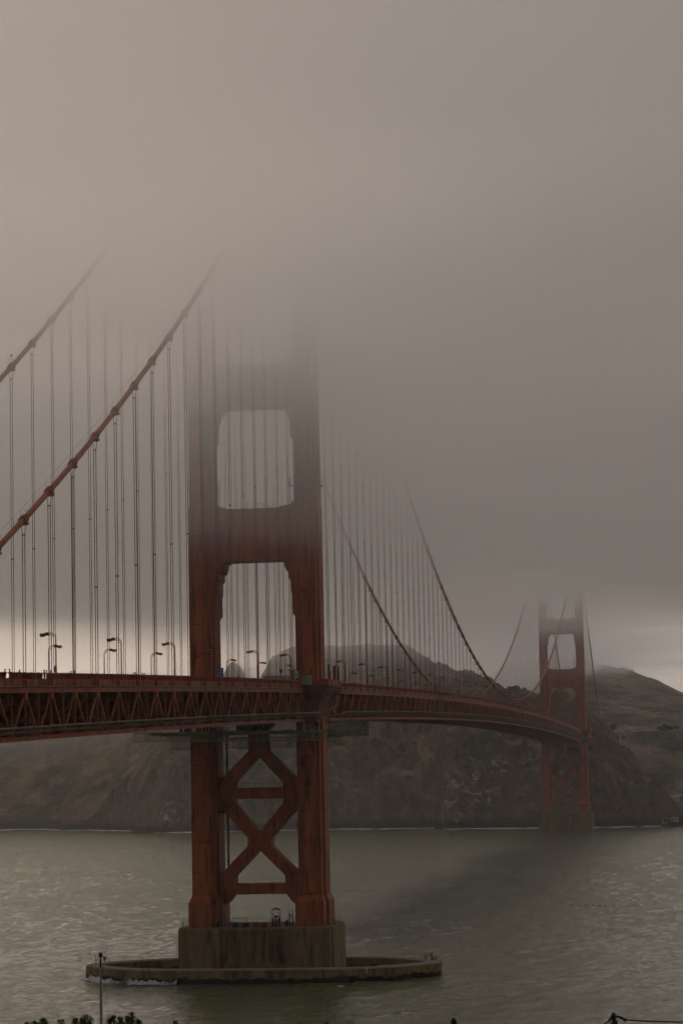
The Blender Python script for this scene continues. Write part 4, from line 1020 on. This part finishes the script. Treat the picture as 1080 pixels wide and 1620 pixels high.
f.obj('wire_panel', M['scaff'], t)
# drain pipe strapped inside the left leg
t = thing('drain_pipe', 'pale vertical pipe running down the inner side of the left leg', 'pipe', (-9.6, 5.6, 0))
MB().box(-.28, .28, -.2, .2, 21.5, 62).obj('pipe', M['panelgrey'], t)
for z in range(24, 62, 5): MB().box(-.34, .34, -.24, .24, z, z+.35).obj('strap', M['steel_dirty'], t)

# ------------------------------------------------------------------ people on the near walkway
def person_mesh(stride, lean, name):
    J = {'pel': (0,0,.95,.15), 'bel': (0,.01,1.12,.145), 'che': (0,.0+lean*.5,1.36,.165), 'nek': (0,lean*.8,1.50,.062), 'hea': (0,lean+.015,1.64,.098), 'top': (0,lean,1.735,.085)}
    for s, n in ((-1, 'l'), (1, 'r')):
        J['hip'+n] = (s*.10,0,.90,.105); J['kne'+n] = (s*.11,s*stride*.5,.50,.068); J['ank'+n] = (s*.11,s*stride-.02,.10,.045); J['toe'+n] = (s*.13,s*stride+.16,.035,.04)
        J['sho'+n] = (s*.19,lean*.7,1.42,.068); J['elb'+n] = (s*.25,-s*stride*.3,1.14,.048); J['wri'+n] = (s*.24,-s*stride*.5+.08,.90,.034); J['han'+n] = (s*.24,-s*stride*.5+.12,.81,.036)
    names = list(J); E_ = [('pel','bel'),('bel','che'),('che','nek'),('nek','hea'),('hea','top')]
    for n in 'lr': E_ += [('pel','hip'+n),('hip'+n,'kne'+n),('kne'+n,'ank'+n),('ank'+n,'toe'+n),('che','sho'+n),('sho'+n,'elb'+n),('elb'+n,'wri'+n),('wri'+n,'han'+n)]
    me = bpy.data.meshes.new(name); me.from_pydata([J[k][:3] for k in names], [(names.index(a), names.index(b)) for a, b in E_], [])
    o = bpy.data.objects.new(name, me); COL.objects.link(o)
    md = o.modifiers.new('skin', 'SKIN'); sv = me.skin_vertices[0].data if me.skin_vertices else None
    if sv is None:
        import bmesh
        bm = bmesh.new(); bm.from_mesh(me); bm.verts.layers.skin.verify(); bm.to_mesh(me); bm.free(); sv = me.skin_vertices[0].data
    for i, k in enumerate(names): sv[i].radius = (J[k][3], J[k][3]*(.8 if k in ('che','bel','pel') else 1))
    sv[names.index('pel')].use_root = True
    o.modifiers.new('sub', 'SUBSURF').levels = 1
    dg = bpy.context.evaluated_depsgraph_get(); ev = o.evaluated_get(dg); m2 = bpy.data.meshes.new_from_object(ev)
    bpy.data.objects.remove(o); bpy.data.meshes.remove(me)
    return m2
body_meshes = [person_mesh(.22, .03, 'body_walk'), person_mesh(.03, .10, 'body_stand')]
def person(px, jacket, var, label, h=1.0, rz=0.0, hair='hair', x=12.4):
    # stand on the near sidewalk where this column's sight line meets it
    Y = None
    for it in range(400):
        Yt = -330+it*.8
        if at_y(px, Yt) <= x: Y = Yt; break
    t = thing('person', label, 'person', (x, Y, zr(Y)-1.35), rz, group='people walking on the near sidewalk'); t.scale = (h,)*3
    me = body_meshes[var].copy(); me.materials.clear(); me.materials.append(jacket); me.materials.append(M['trouser']); me.materials.append(M['skin'])
    for p in me.polygons:
        z = p.center[2]; ax = abs(p.center[0]); p.material_index = 1 if z < .93 and ax < .2 else (2 if (z > 1.5 or (z < .88 and ax > .2)) else 0); p.use_smooth = True
    link('body', me, t)
    l = [0.03, .10][var]
    MB().sphere((0, l-.03, 1.70), .125, 10, 8, (1, 1.1, 1)).obj('hair', M[hair], t, smooth=True)
    MB().beam((0, l+.10, 1.63), (0, l+.13, 1.61), .03, .045).sphere((-.035, l+.098, 1.665), .013, 6, 4).sphere((.035, l+.098, 1.665), .013, 6, 4).obj('face', M['skin'], t)
for args in ((6.5, JACK[0], 0, 'person in black jacket, leftmost head above the railing', 1.02, 1.5), (14, JACK[1], 0, 'person in orange jacket beside the gap in the railing', 1.04, -1.6),
             (29.5, JACK[3], 1, 'person in grey top alone between two suspenders at left', 1.0, .4), (68.5, JACK[0], 0, 'dark haired person in black left of the first near lamp pole', 1.02, 1.6),
             (74, JACK[3], 1, 'person in pale grey standing just left of the lamp poles', .99, 2.2), (80, JACK[2], 0, 'person in navy passing behind the first far lamp pole', 1.0, -1.5),
             (111, JACK[3], 1, 'person in grey just left of the thick suspender near left', .97, .2), (117, JACK[4], 0, 'person in brown hidden against the thick suspender pair', .98, 1.4),
             (211, JACK[0], 1, 'person in black leaning out, half way between left edge and tower', 1.0, -1.2), (214.5, JACK[2], 0, 'person in navy close beside the leaning one in black', .96, 1.5),
             (224.5, JACK[4], 1, 'lone person in brown right of the pair at mid railing', .96, .5), (227.5, JACK[3], 0, 'small grey figure nearest the tower on the left walkway', .95, 1.5)):
    person(*args[:4], h=args[4], rz=args[5])

# ------------------------------------------------------------------ sea birds
bb = MB(); bb.sphere((0,0,0), .17, 6, 5, (1, 2.4, .9)); bd_me = bb.mesh('body', M['black'], True)
wg = MB()
for s in (-1, 1): wg.add([(s*.1,.25,.05),(s*.5,.15,.35),(s*1.0,-.05,.28),(s*.5,-.15,.33),(s*.1,-.2,.05)], [(0,1,3,4),(1,2,3)])
wg_me = wg.mesh('wing', M['black']); first_b = []
def bird(x, y, z, rz, label, group):
    t = thing('seabird', label, 'bird', (x, y, z), rz, group=group); link('body', bd_me, t); link('wing', wg_me, t)
def on_sea(px, py, z):
    d = fw+rt2*(px-540)/FPX-up2*(py-810)/FPX; k = (z-CAM[2])/d[2]; q = CAM+d*k; return float(q[0]), float(q[1])
for i in range(11):
    x, y = on_sea(905+10.5*i+rng.uniform(-2, 2), 1433.5+.5*math.sin(i), 2.2); bird(x, y, 2.2+rng.uniform(-.3, .3), 1.3+rng.uniform(-.3, .3), 'dark bird, %s from the left in the long low line at right' % ORD[i], 'birds flying in a low line at right')
for i, (px, py) in enumerate(((174, 1384), (184.5, 1386), (192, 1380.5), (197.5, 1385.5), (205, 1382), (219, 1389), (281, 1391))):
    x, y = on_sea(px, py, .5); bird(x, y, .5, rng.uniform(0, 6), 'dark bird, %s from the left in the scattered flock at left' % ORD[i], 'scattered birds on the water at left')
for i, (px, py) in enumerate(((850, 1411), (858, 1413), (868, 1413.5), (912, 1414.5))):
    x, y = on_sea(px, py, 1.); bird(x, y, 1., rng.uniform(0, 6), 'dark bird, %s from the left in the small upper group' % ORD[i], 'small group of birds over mid water')
for i in range(8):
    x, y = on_sea(542+8*i, 1410+rng.uniform(-1, 1), 1.4); bird(x, y, 1.4, 1.2, 'dark bird, %s from the left in the short line beside the tower' % ORD[i], 'birds flying in a short line right of the tower')

# ------------------------------------------------------------------ things on the far shore
def far_xy(px, d): 
    # world x, y where an image column meets forward distance d
    dd_ = fw+rt2*(px-540)/FPX-up2*(1180-810)/FPX; q = dd_[:2]; k = d/float(q@H2); return float(CAM[0]+q[0]*k), float(CAM[1]+q[1]*k), float((q*k)@R2)
def far_z(py, d, px=1000):
    dd_ = fw+rt2*(px-540)/FPX-up2*(py-810)/FPX; k = d/float(dd_[:2]@H2); return float(CAM[2]+dd_[2]*k)
def leaf_crown(c, r, n, sz, sq=(1,1,.8), seed=0, mb=None, clumps=7, pointed=0.0):
    q = np.random.default_rng(seed); mb = mb or MB(); cl = []
    for i in range(clumps):
        v = q.normal(size=3); v /= np.linalg.norm(v); cl.append((np.array(c)+v*np.array(sq)*r*q.uniform(.2, .75), r*q.uniform(.28, .5)))
    for i in range(n):
        cc, rr = cl[i % clumps]; v = q.normal(size=3); v /= np.linalg.norm(v); p = cc+v*rr*q.uniform(.55, 1.05)*np.array(sq)
        a = q.normal(size=3); a /= np.linalg.norm(a); b = np.cross(a, v); b /= (np.linalg.norm(b)+1e-6); s = sz*q.uniform(.6, 1.3)
        mb.add([p-a*s*.5, p+b*s*.28, p+a*s*.5, p-b*s*.28], [(0,1,2,3)])
    return mb
def tree(x, y, z, h, r, label, seed, group, sz=.9, n=420, lean=.1):
    t = thing('tree', label, 'tree', (x, y, z), group=group); q = np.random.default_rng(seed)
    tr = MB(); tr.tube([(0,0,-1),(lean*.5,0,h*.3),(lean*1.2,0,h*.62)], [h*.035+.1, h*.028, h*.015], 6)
    for i in range(4):
        a = q.uniform(0, 6.28); tr.tube([(lean*.6,0,h*.35), (lean+math.cos(a)*r*.55, math.sin(a)*r*.55, h*.68)], [h*.015, h*.006], 5)
    tr.obj('trunk', M['bark'], t)
    leaf_crown((lean, 0, h*.50), r, n, sz, (1, 1, h*.50/r), seed).obj('crown', M['leafdark'], t, fix=False)
ridge_trees = [(967.5, 4.2, 1.7, 'small lone tree, leftmost on the right hilltop skyline'), (977, 2.5, 1.5, 'tiny bush-like tree left of the skyline clump'), (984.5, 5, 3.0, 'wind bent tree at the left of the skyline clump'),
               (990, 5.5, 3.4, 'tallest spreading tree in the skyline clump'), (996, 6, 3.6, 'ragged tree at the middle of the skyline clump'), (1003, 4.8, 3.6, 'low tree at the right of the skyline clump'), (1018, 3, 2.6, 'low shrubby tree just right of the skyline clump'), (1053, 3, 2.0, 'tiny tree far right on the falling skyline')]
for i, (px, h, r, lb) in enumerate(ridge_trees):
    x, y, s_ = far_xy(px, 3200); z = max(ground_far(s_, dd) - (0 if abs(dd-3200) < 1 else 0) for dd in (3200,))
    tree(x, y, z-3.2, h*1.45, r, lb, 100+i, 'trees along the hilltop skyline', n=160 if r < 3 else 240, sz=.8)
for i, (px, h, r, lb) in enumerate(((947, 9, 7, 'dark round tree left of the parked cars on the terrace'), (967, 11, 7.5, 'dark round tree right beside the end of the near cable'), (1043, 7, 5, 'low dark tree at the left of the wide grove on the terrace'),
                                    (1054, 10, 8.5, 'broadest dark tree in the grove on the terrace'), (1066, 8, 7, 'dark tree at the right of the grove on the terrace'), (958, 7, 5, 'small dark tree behind the near cable end'))):
    x, y, s_ = far_xy(px, 2485); tree(x, y, ground_far(s_, 2485)-.6, h, r, lb, 200+i, 'trees round the parking terrace', n=500, sz=1.3)
def car(x, y, z, rz, L, Hc, label, m_, van=False):
    t = thing('parked_van' if van else 'parked_car', label, 'van' if van else 'car', (x, y, z), rz, group='vehicles on the terrace car park')
    l = L/2
    prof = [(-l,.35),(l,.35),(l,.8),(l*.86,.98),(l*.55,1.05),(l*.28,Hc),(-l*.62,Hc),(-l*.92,1.05),(-l,.95)] if not van else [(-l,.35),(l,.35),(l,1.2),(l*.85,1.6),(l*.72,Hc),(-l*.97,Hc),(-l,Hc-.2)]
    MB().prism_xz(prof, -.9, .9).obj('body', m_, t)
    MB().prism_xz([(l*.26,Hc-.12),(l*.5,1.08),(-l*.85,1.08),(-l*.6,Hc-.12)] if not van else [(l*.68,Hc-.25),(l*.8,1.6),(-l*.9,1.6),(-l*.9,Hc-.3)], -.92, .92).obj('window', M['glass'], t)
    for sx in (-.62, .62):
        for sy in (-.88, .88): MB().tube([(sx*l, sy-.1, .34), (sx*l, sy+.1, .34)], .34, 10).obj('wheel', M['black'], t)
silver = mat('silver_car_paint', (.45,.46,.48), (.55,.56,.58), 1, (1,1,1), .35); darkcar = mat('dark_car_paint', (.06,.07,.09), (.09,.1,.12), 1, (1,1,1), .35)
for px, L, Hc, m_, lb, van in ((953.5, 4.6, 2.1, M['white'], 'white van up the slope, highest vehicle beside the cable end', True), (963, 4.4, 1.45, silver, 'silver car furthest left in the terrace row', False), (968.5, 4.3, 1.5, M['white'], 'white car just right of the round tree', False),
    (975.5, 5.2, 2.3, M['white'], 'bright white van in the left cluster of vehicles', True), (983.5, 5.0, 2.1, M['white'], 'second white van, right of the bright one', True), (991.5, 4.4, 1.5, darkcar, 'dark car alone in the middle of the terrace row', False),
    (1001.5, 4.6, 1.5, M['white'], 'white car left of the tall motorhome', False), (1008.5, 7.0, 3.1, M['white'], 'large white motorhome, tallest in the terrace row', True), (1014.5, 4.5, 1.6, silver, 'silver car right of the motorhome', False), (1035, 4.4, 1.5, silver, 'silver car alone towards the right grove', False)):
    d_ = 2462 if px > 955 else 2560
    x, y, s_ = far_xy(px, d_); car(x, y, ground_far(s_, d_)+.05, -YAW+rng.uniform(-.15, .15), L, Hc, lb, m_, van)
x, y, s_ = far_xy(1029, 2420); 
car(x, y, ground_far(s_, 2420)+.3, .2, 4.4, 1.6, 'tiny white car on the dark slope road below the terrace', M['white'])
# concrete pylon of the northern approach
def pylon():
    x0, y0, _ = far_xy(972, 2105)
    t = thing('approach_pylon', 'pale concrete pylon shafts behind the far tower on the dark slope', 'bridge pylon', (x0, y0, 0), -YAW)
    zt = far_z(1166, 2105)
    for dx, w, zb, ztp in ((-2.0, 1.5, 30, zt-3), (4.3, .9, 30, zt+1), (3.0, .7, 30, zt-22)):
        MB().loft([[(dx-w,-2,zb),(dx+w,-2,zb),(dx+w,2,zb),(dx-w,2,zb)], [(dx-w*.95,-1.9,ztp),(dx+w*.95,-1.9,ztp),(dx+w*.95,1.9,ztp),(dx-w*.95,1.9,ztp)]]).box(dx-w-.2, dx+w+.2, -2.2, 2.2, ztp+.002, ztp+1).obj('shaft', pyl_mat, t)
    MB().box(-6, 6, -1.0, 1.0, zt-22, zt-20.8).obj('cross_beam', pyl_mat, t)
    MB().box(-8, 8, -1.5, 1.5, zt-1.6, zt+.6).obj('cap_beam', M['steel_dirty'], t)
pyl_mat = mat('pale_concrete', (.36,.35,.32), (.46,.45,.42), .4, (1,1,.3), .9)
pylon()
# lighthouse station ruin on its rock and boat sheds across the inlet
x, y, s_ = far_xy(1062, 1964); zb = far_z(1304, 1964)
t = thing('fog_signal_house', 'small pale ruined two window building on the rock at the far right point', 'building', (x, y, 0), -YAW)
MB().box(-2.6, 3.2, 0, 5, zb-1, zb+5.0).obj('wall', pyl_mat, t)
for dx in (-1.5, .9): MB().box(dx, dx+1.1, -.05, .02, zb+2.2, zb+3.8).obj('window', M['glass'], t)
MB().prism_xz([(-2.9, zb+5.01), (3.5, zb+5.01), (2.0, zb+6.4), (-1.2, zb+6.4)], -.2, 5.2).obj('roof', M['steel_dirty'], t)
x, y, s_ = far_xy(1048, 1964)
t = thing('ruined_wall', 'brownish roofless wall left of the pale ruin on the point', 'building', (x, y, 0), -YAW)
MB().box(-2.7, 2.7, 0, .5, zb-.5, zb+5.0).box(-2.7, -2.2, .5, 5, zb-.5, zb+4.6).box(2.2, 2.7, .5, 5, zb-.5, zb+5).obj('wall', M['concrete'], t)
MB().box(-1.3, 1.3, -.05, -.002, zb+1.6, zb+3.6).obj('dark_opening', M['black'], t)
for px, w, m1, lb in ((1069, 6.0, pyl_mat, 'pale grey boat shed across the inlet at the right edge'), (1079, 4.5, M['red'], 'dull red boat shed at the extreme right edge'), (1056, 2.4, pyl_mat, 'tiny pale hut left of the grey boat shed')):
    x, y, s_ = far_xy(px, 2350); z = max(ground_far(s_, 2350), .6)
    t = thing('boat_shed', lb, 'shed', (x, y, z-1.2), -YAW)
    MB().box(-w, w, -3, 3, 0, 4.2).obj('wall', m1, t); MB().prism_xz([(-w-.4, 4.2), (w+.4, 4.2), (w-.5, 5.4), (-w+.5, 5.4)], -3.4, 3.4).obj('roof', M['white'] if px < 1075 else M['grey'], t)
    for dx in (-w*.6, 0, w*.5): MB().box(dx, dx+1.2, -3.04, -3.001, 1.5, 3.0).obj('window', M['glass'], t)

# ------------------------------------------------------------------ foreground: flagpole, shrubs, cable fence
x, y = sd(-9.62, 100); zg = float(bluff_h(np.array([[-9.6]]), np.array([[100.]]))[0, 0])
t = thing('flagpole', 'slim pale flagpole with small dark ball top rising at lower left', 'flagpole', (x, y, zg-.3))
Hp = 47.15-zg+.3
MB().tube([(0,0,0),(0,0,Hp*.9),(0,0,Hp-.55)], [.085,.05,.036], 10).obj('pole', M['grey'], t)
MB().tube([(0,0,Hp-.55),(0,0,Hp-.12)], [.036,.03], 8).obj('tip', M['black'], t); MB().sphere((0,0,Hp-.04), .075, 8, 6).box(-.08,.08,-.03,.03,Hp-.16,Hp-.09).obj('finial', M['black'], t)
MB().tube([(.1,0,Hp-.5),(.5,0,Hp*.7),(.62,0,Hp*.45),(.4,0,.6)], .008, 3).obj('halyard', M['black'], t)
def shrub(s, d, r, h, label, seed, shoots, n=9000):
    x, y = sd(s, d); g = float(bluff_h(np.array([[s]]), np.array([[d]]))[0, 0])
    t = thing('coastal_shrub', label, 'shrub', (x, y, g-.1), -YAW, group='shrubs along the bluff edge'); q = np.random.default_rng(seed)
    tr = MB()
    for i in range(7):
        a = q.uniform(0, 6.28); tr.tube([(0,0,0), (math.cos(a)*r*.3, math.sin(a)*r*.3, h*.35), (math.cos(a)*r*.6, math.sin(a)*r*.5, h*.75)], [.035,.02,.008], 5)
    mb = leaf_crown((0, 0, h*.42), r, n, .034, (1, .8, h*.40/r), seed, clumps=40)
    for (dx, hh) in shoots:
        tr.tube([(dx*.5, 0, h*.4), (dx, 0, hh)], [.012, .004], 4)
        for k in range(420):
            u = q.uniform(0, 1)**.7; z = h*.55+(hh-h*.55)*u; w = .10*(1.15-u)+.012; a = q.uniform(0, 6.28)
            p = np.array((dx*(.5+.5*(z-h*.4)/(hh-h*.4))+math.cos(a)*w*q.uniform(.2, 1), math.sin(a)*w, z)); v = np.array((math.cos(a)*.6, math.sin(a)*.6, 1.0)); v /= np.linalg.norm(v); b = np.cross(v, (0, 0, 1)); b /= np.linalg.norm(b)+1e-6
            s2 = q.uniform(.018, .032); mb.add([p, p+v*s2*.5+b*s2*.3, p+v*s2*1.1, p+v*s2*.5-b*s2*.3], [(0,1,2,3)])
    tr.obj('stem', M['bark'], t, fix=False); mb.obj('foliage', M['leaf'], t, fix=False)
def top_z(px, py, d): return far_z(py, d, px)
def s_of(px, d): return far_xy(px, d)[2]*1.0
DS = 25.0
def g_at(s, d): return float(bluff_h(np.array([[s]]), np.array([[d]]))[0, 0])-.1
def make_shrub(pxc, pyb, pxr, tops, label, seed):
    s = (pxc-540)*DS/FPX*1.005-.05; g = g_at(s, DS); h = top_z(pxc, pyb, DS)-g-.005; r = pxr*DS/FPX
    shrub(s, DS, r, h, label, seed, [((px-pxc)*DS/FPX, top_z(px, py, DS)-g-.035) for px, py in tops])
make_shrub(108, 1620, 42, [(70, 1607), (97, 1609), (120, 1607), (137, 1602.5), (144, 1606), (130, 1606)], 'bushy shrub tips left of the flagpole at the bottom edge', 301)
make_shrub(196, 1619, 34, [(178, 1602.5), (190, 1605), (208, 1598), (218, 1610), (173, 1607), (202, 1604)], 'bushy shrub tips right of the flagpole, one shoot tallest', 302)
make_shrub(275, 1622, 10, [(276, 1611)], 'single small shoot poking up right of the shrubs', 303)
make_shrub(50, 1622, 16, [(44, 1613), (55, 1612), (60, 1614)], 'thin sparse twigs at the far left of the bottom edge', 304)
# cable fence of thin posts
DF = 30.0
posts = [(516.5, 1616.5, 'thin fence post barely showing, leftmost at the bottom edge'), (717, 1610.5, 'thin dark fence post with a knotted cable at bottom centre'), (969.5, 1602, 'dark fence post with a curled cable end at bottom right')]
tops = []
for px, py, lb in posts:
    s = far_xy(px, DF)[2]; z = far_z(py, DF, px); x, y = sd((px-540)*DF/FPX*1.0, DF); g = g_at(s, DF)
    # exact column at this height
    dd_ = fw+rt2*(px-540)/FPX-up2*(py-810)/FPX; k = DF/float(dd_[:2]@H2); x, y = float(CAM[0]+dd_[0]*k), float(CAM[1]+dd_[1]*k)
    tops.append((x, y, z))
    t = thing('fence_post', lb, 'fence post', (x, y, g-.3), -YAW, group='posts of the bluff edge cable fence'); h = z-g+.3
    MB().tube([(0,0,0),(0,0,h-.03),(0,0,h)], [.022,.022,.02], 8).obj('post', M['black'], t)
    kn = MB().sphere((0, -.01, h-.045), .036, 8, 6); kn.tube([(.0,-.02,h-.06),(.03,-.02,h-.10),(.035,-.02,h-.16),(.01,-.02,h-.2)], .012, 5); kn.obj('cable_clamp', M['black'], t)
def rope(a, b, sag, n=14):
    return [tuple(np.array(a)*(1-u)+np.array(b)*u-np.array((0,0,sag*4*u*(1-u)))) for u in np.linspace(0, 1, n)]
def offs(p, ds, dz, dd=0): return (p[0]+R2[0]*ds+H2[0]*dd, p[1]+R2[1]*ds+H2[1]*dd, p[2]+dz)
p0, p1, p2 = tops
wire = [([offs(p0,0,-.03)]+rope(offs(p0,0,-.03), offs(p1,0,-.038), .10)+[offs(p1,0,-.038)], 'dark sagging cable running left from the middle fence post'),
        (rope(offs(p1,.0,-.05), offs(p2,0,-.06), .30), 'dark cable sagging out of view between the two right posts'),
        (rope(offs(p2,0,-.048), offs(p2,.15,-.085), -.012, 6)+rope(offs(p2,.15,-.085), offs(p2, 1.9, -.06), .05)[1:], 'dark cable trailing from the right fence post to the right edge')]
for pts, lb in wire:
    o = MB().tube(pts, .0085, 6).obj('fence_cable', M['black'], label=lb, cat='cable', fix=False)
lp = [offs(p2, -.0, -.05), offs(p2, -.035, -.052), offs(p2, -.052, -.075), offs(p2, -.045, -.105), offs(p2, -.02, -.13), offs(p2, .01, -.15)]
MB().tube(lp, .009, 6).tube([offs(p2,.01,-.045), offs(p2,.07,-.05), offs(p2,.11,-.075), offs(p2,.14,-.10)], [.012,.016,.016,.02], 6).obj('cable_loop', M['black'], label='curled loose cable end knotted round the right fence post', cat='cable', fix=False)

# ------------------------------------------------------------------ haze and the fog bank
def volume(name, color, dens, g):
    mt = bpy.data.materials.new(name); mt.use_nodes = True; nt = mt.node_tree; nt.nodes.clear()
    o = nt.nodes.new('ShaderNodeOutputMaterial'); v = nt.nodes.new('ShaderNodeVolumePrincipled')
    v.inputs['Color'].default_value = (*color, 1); v.inputs['Density'].default_value = dens; v.inputs['Anisotropy'].default_value = g
    nt.links.new(v.outputs[0], o.inputs['Volume']); return mt
HAZE = .00009
MB().box(-2600, 2600, -900, 5200, -15, 252).obj('haze', volume('haze_air', (.95,.95,.95), HAZE, .35), kind='stuff')
fog = thing('fog_bank', 'low grey fog bank swallowing the tower tops and upper cables', 'fog', kind='stuff')
fx = np.linspace(-2400, 2400, 180); fy = np.linspace(-860, 4900, 190); FX, FY = np.meshgrid(fx, fy, indexing='ij')
FOG_TOP = 177.0
layers = [(88, .018, .00014), (101, .024, .0004), (110, .027, .0008), (119, .0245, .0013), (127, .024, .0028), (135, .023, .0038), (143, .022, .0042), (151, .022, .0042), (None, 0, .0030)]
for i, (zb, slope, dens) in enumerate(layers):
    vm = volume('fog_%d' % i, (.998,.991,.986), dens, FOG_G)
    base = (zb or 0)+slope*FY+np.clip(-FX-60, 0, 900)*.04*min(1, i/4)+(fbm(FX, FY, 230, 500+i, 4)-.5)*(16+3*i)+(fbm(FX, FY, 95, 520+i, 3)-.5)*24+(fbm(FX, FY, 700, 600, 3)-.5)*12
    top = FOG_TOP+.024*FY+np.clip(-FX-60, 0, 900)*.03+(fbm(FX, FY, 400, 700, 3)-.5)*14
    top = np.minimum(top, 249.0-i*.2); q_ = np.clip((FX+130)/120, 0, 1); ye = 4500-2000*q_*q_*(3-2*q_)-90*i-1900*np.clip((-FX-300)/220, 0, 1); edge = np.clip((ye-FY)/1000, 0, 1)
    base = base+(1-edge)*60; base = np.minimum(base, top-2-(7-i)*.1)
    if zb is None:                     # hillside mist: lower and thicker to the west
        k_ = np.clip((FY-1480)/260, 0, 1)
        top = 139+.024*FY; base = top-1-k_*np.clip(top-38-np.clip(FX+260, 0, 280)*.46-(fbm(FX, FY, 160, 640, 4)-.5)*40, 2, 300)
    n, m_ = FX.shape; co = np.concatenate([np.stack([FX, FY, base], -1).reshape(-1, 3), np.stack([FX, FY, top], -1).reshape(-1, 3)])
    idx = np.arange(n*m_).reshape(n, m_); f = []
    a = idx[:-1,:-1].ravel(); b = idx[1:,:-1].ravel(); c = idx[1:,1:].ravel(); d = idx[:-1,1:].ravel()
    quads = np.concatenate([np.stack([a, d, c, b], -1), np.stack([a, b, c, d], -1)+n*m_])
    def side(l): l = np.array(l); return np.stack([l[:-1], l[1:], l[1:]+n*m_, l[:-1]+n*m_], -1)
    quads = np.concatenate([quads, side(idx[:,0]), side(idx[-1,:]), side(idx[::-1,-1]), side(idx[0,::-1])])
    me = bpy.data.meshes.new('fog_layer'); me.vertices.add(len(co)); me.vertices.foreach_set('co', co.ravel())
    me.loops.add(quads.size); me.loops.foreach_set('vertex_index', quads.ravel()); me.polygons.add(len(quads)); me.polygons.foreach_set('loop_start', np.arange(0, quads.size, 4)); me.polygons.foreach_set('loop_total', np.full(len(quads), 4))
    me.update(calc_edges=True); me.materials.append(vm); link('fog_layer', me, fog, 'stuff')
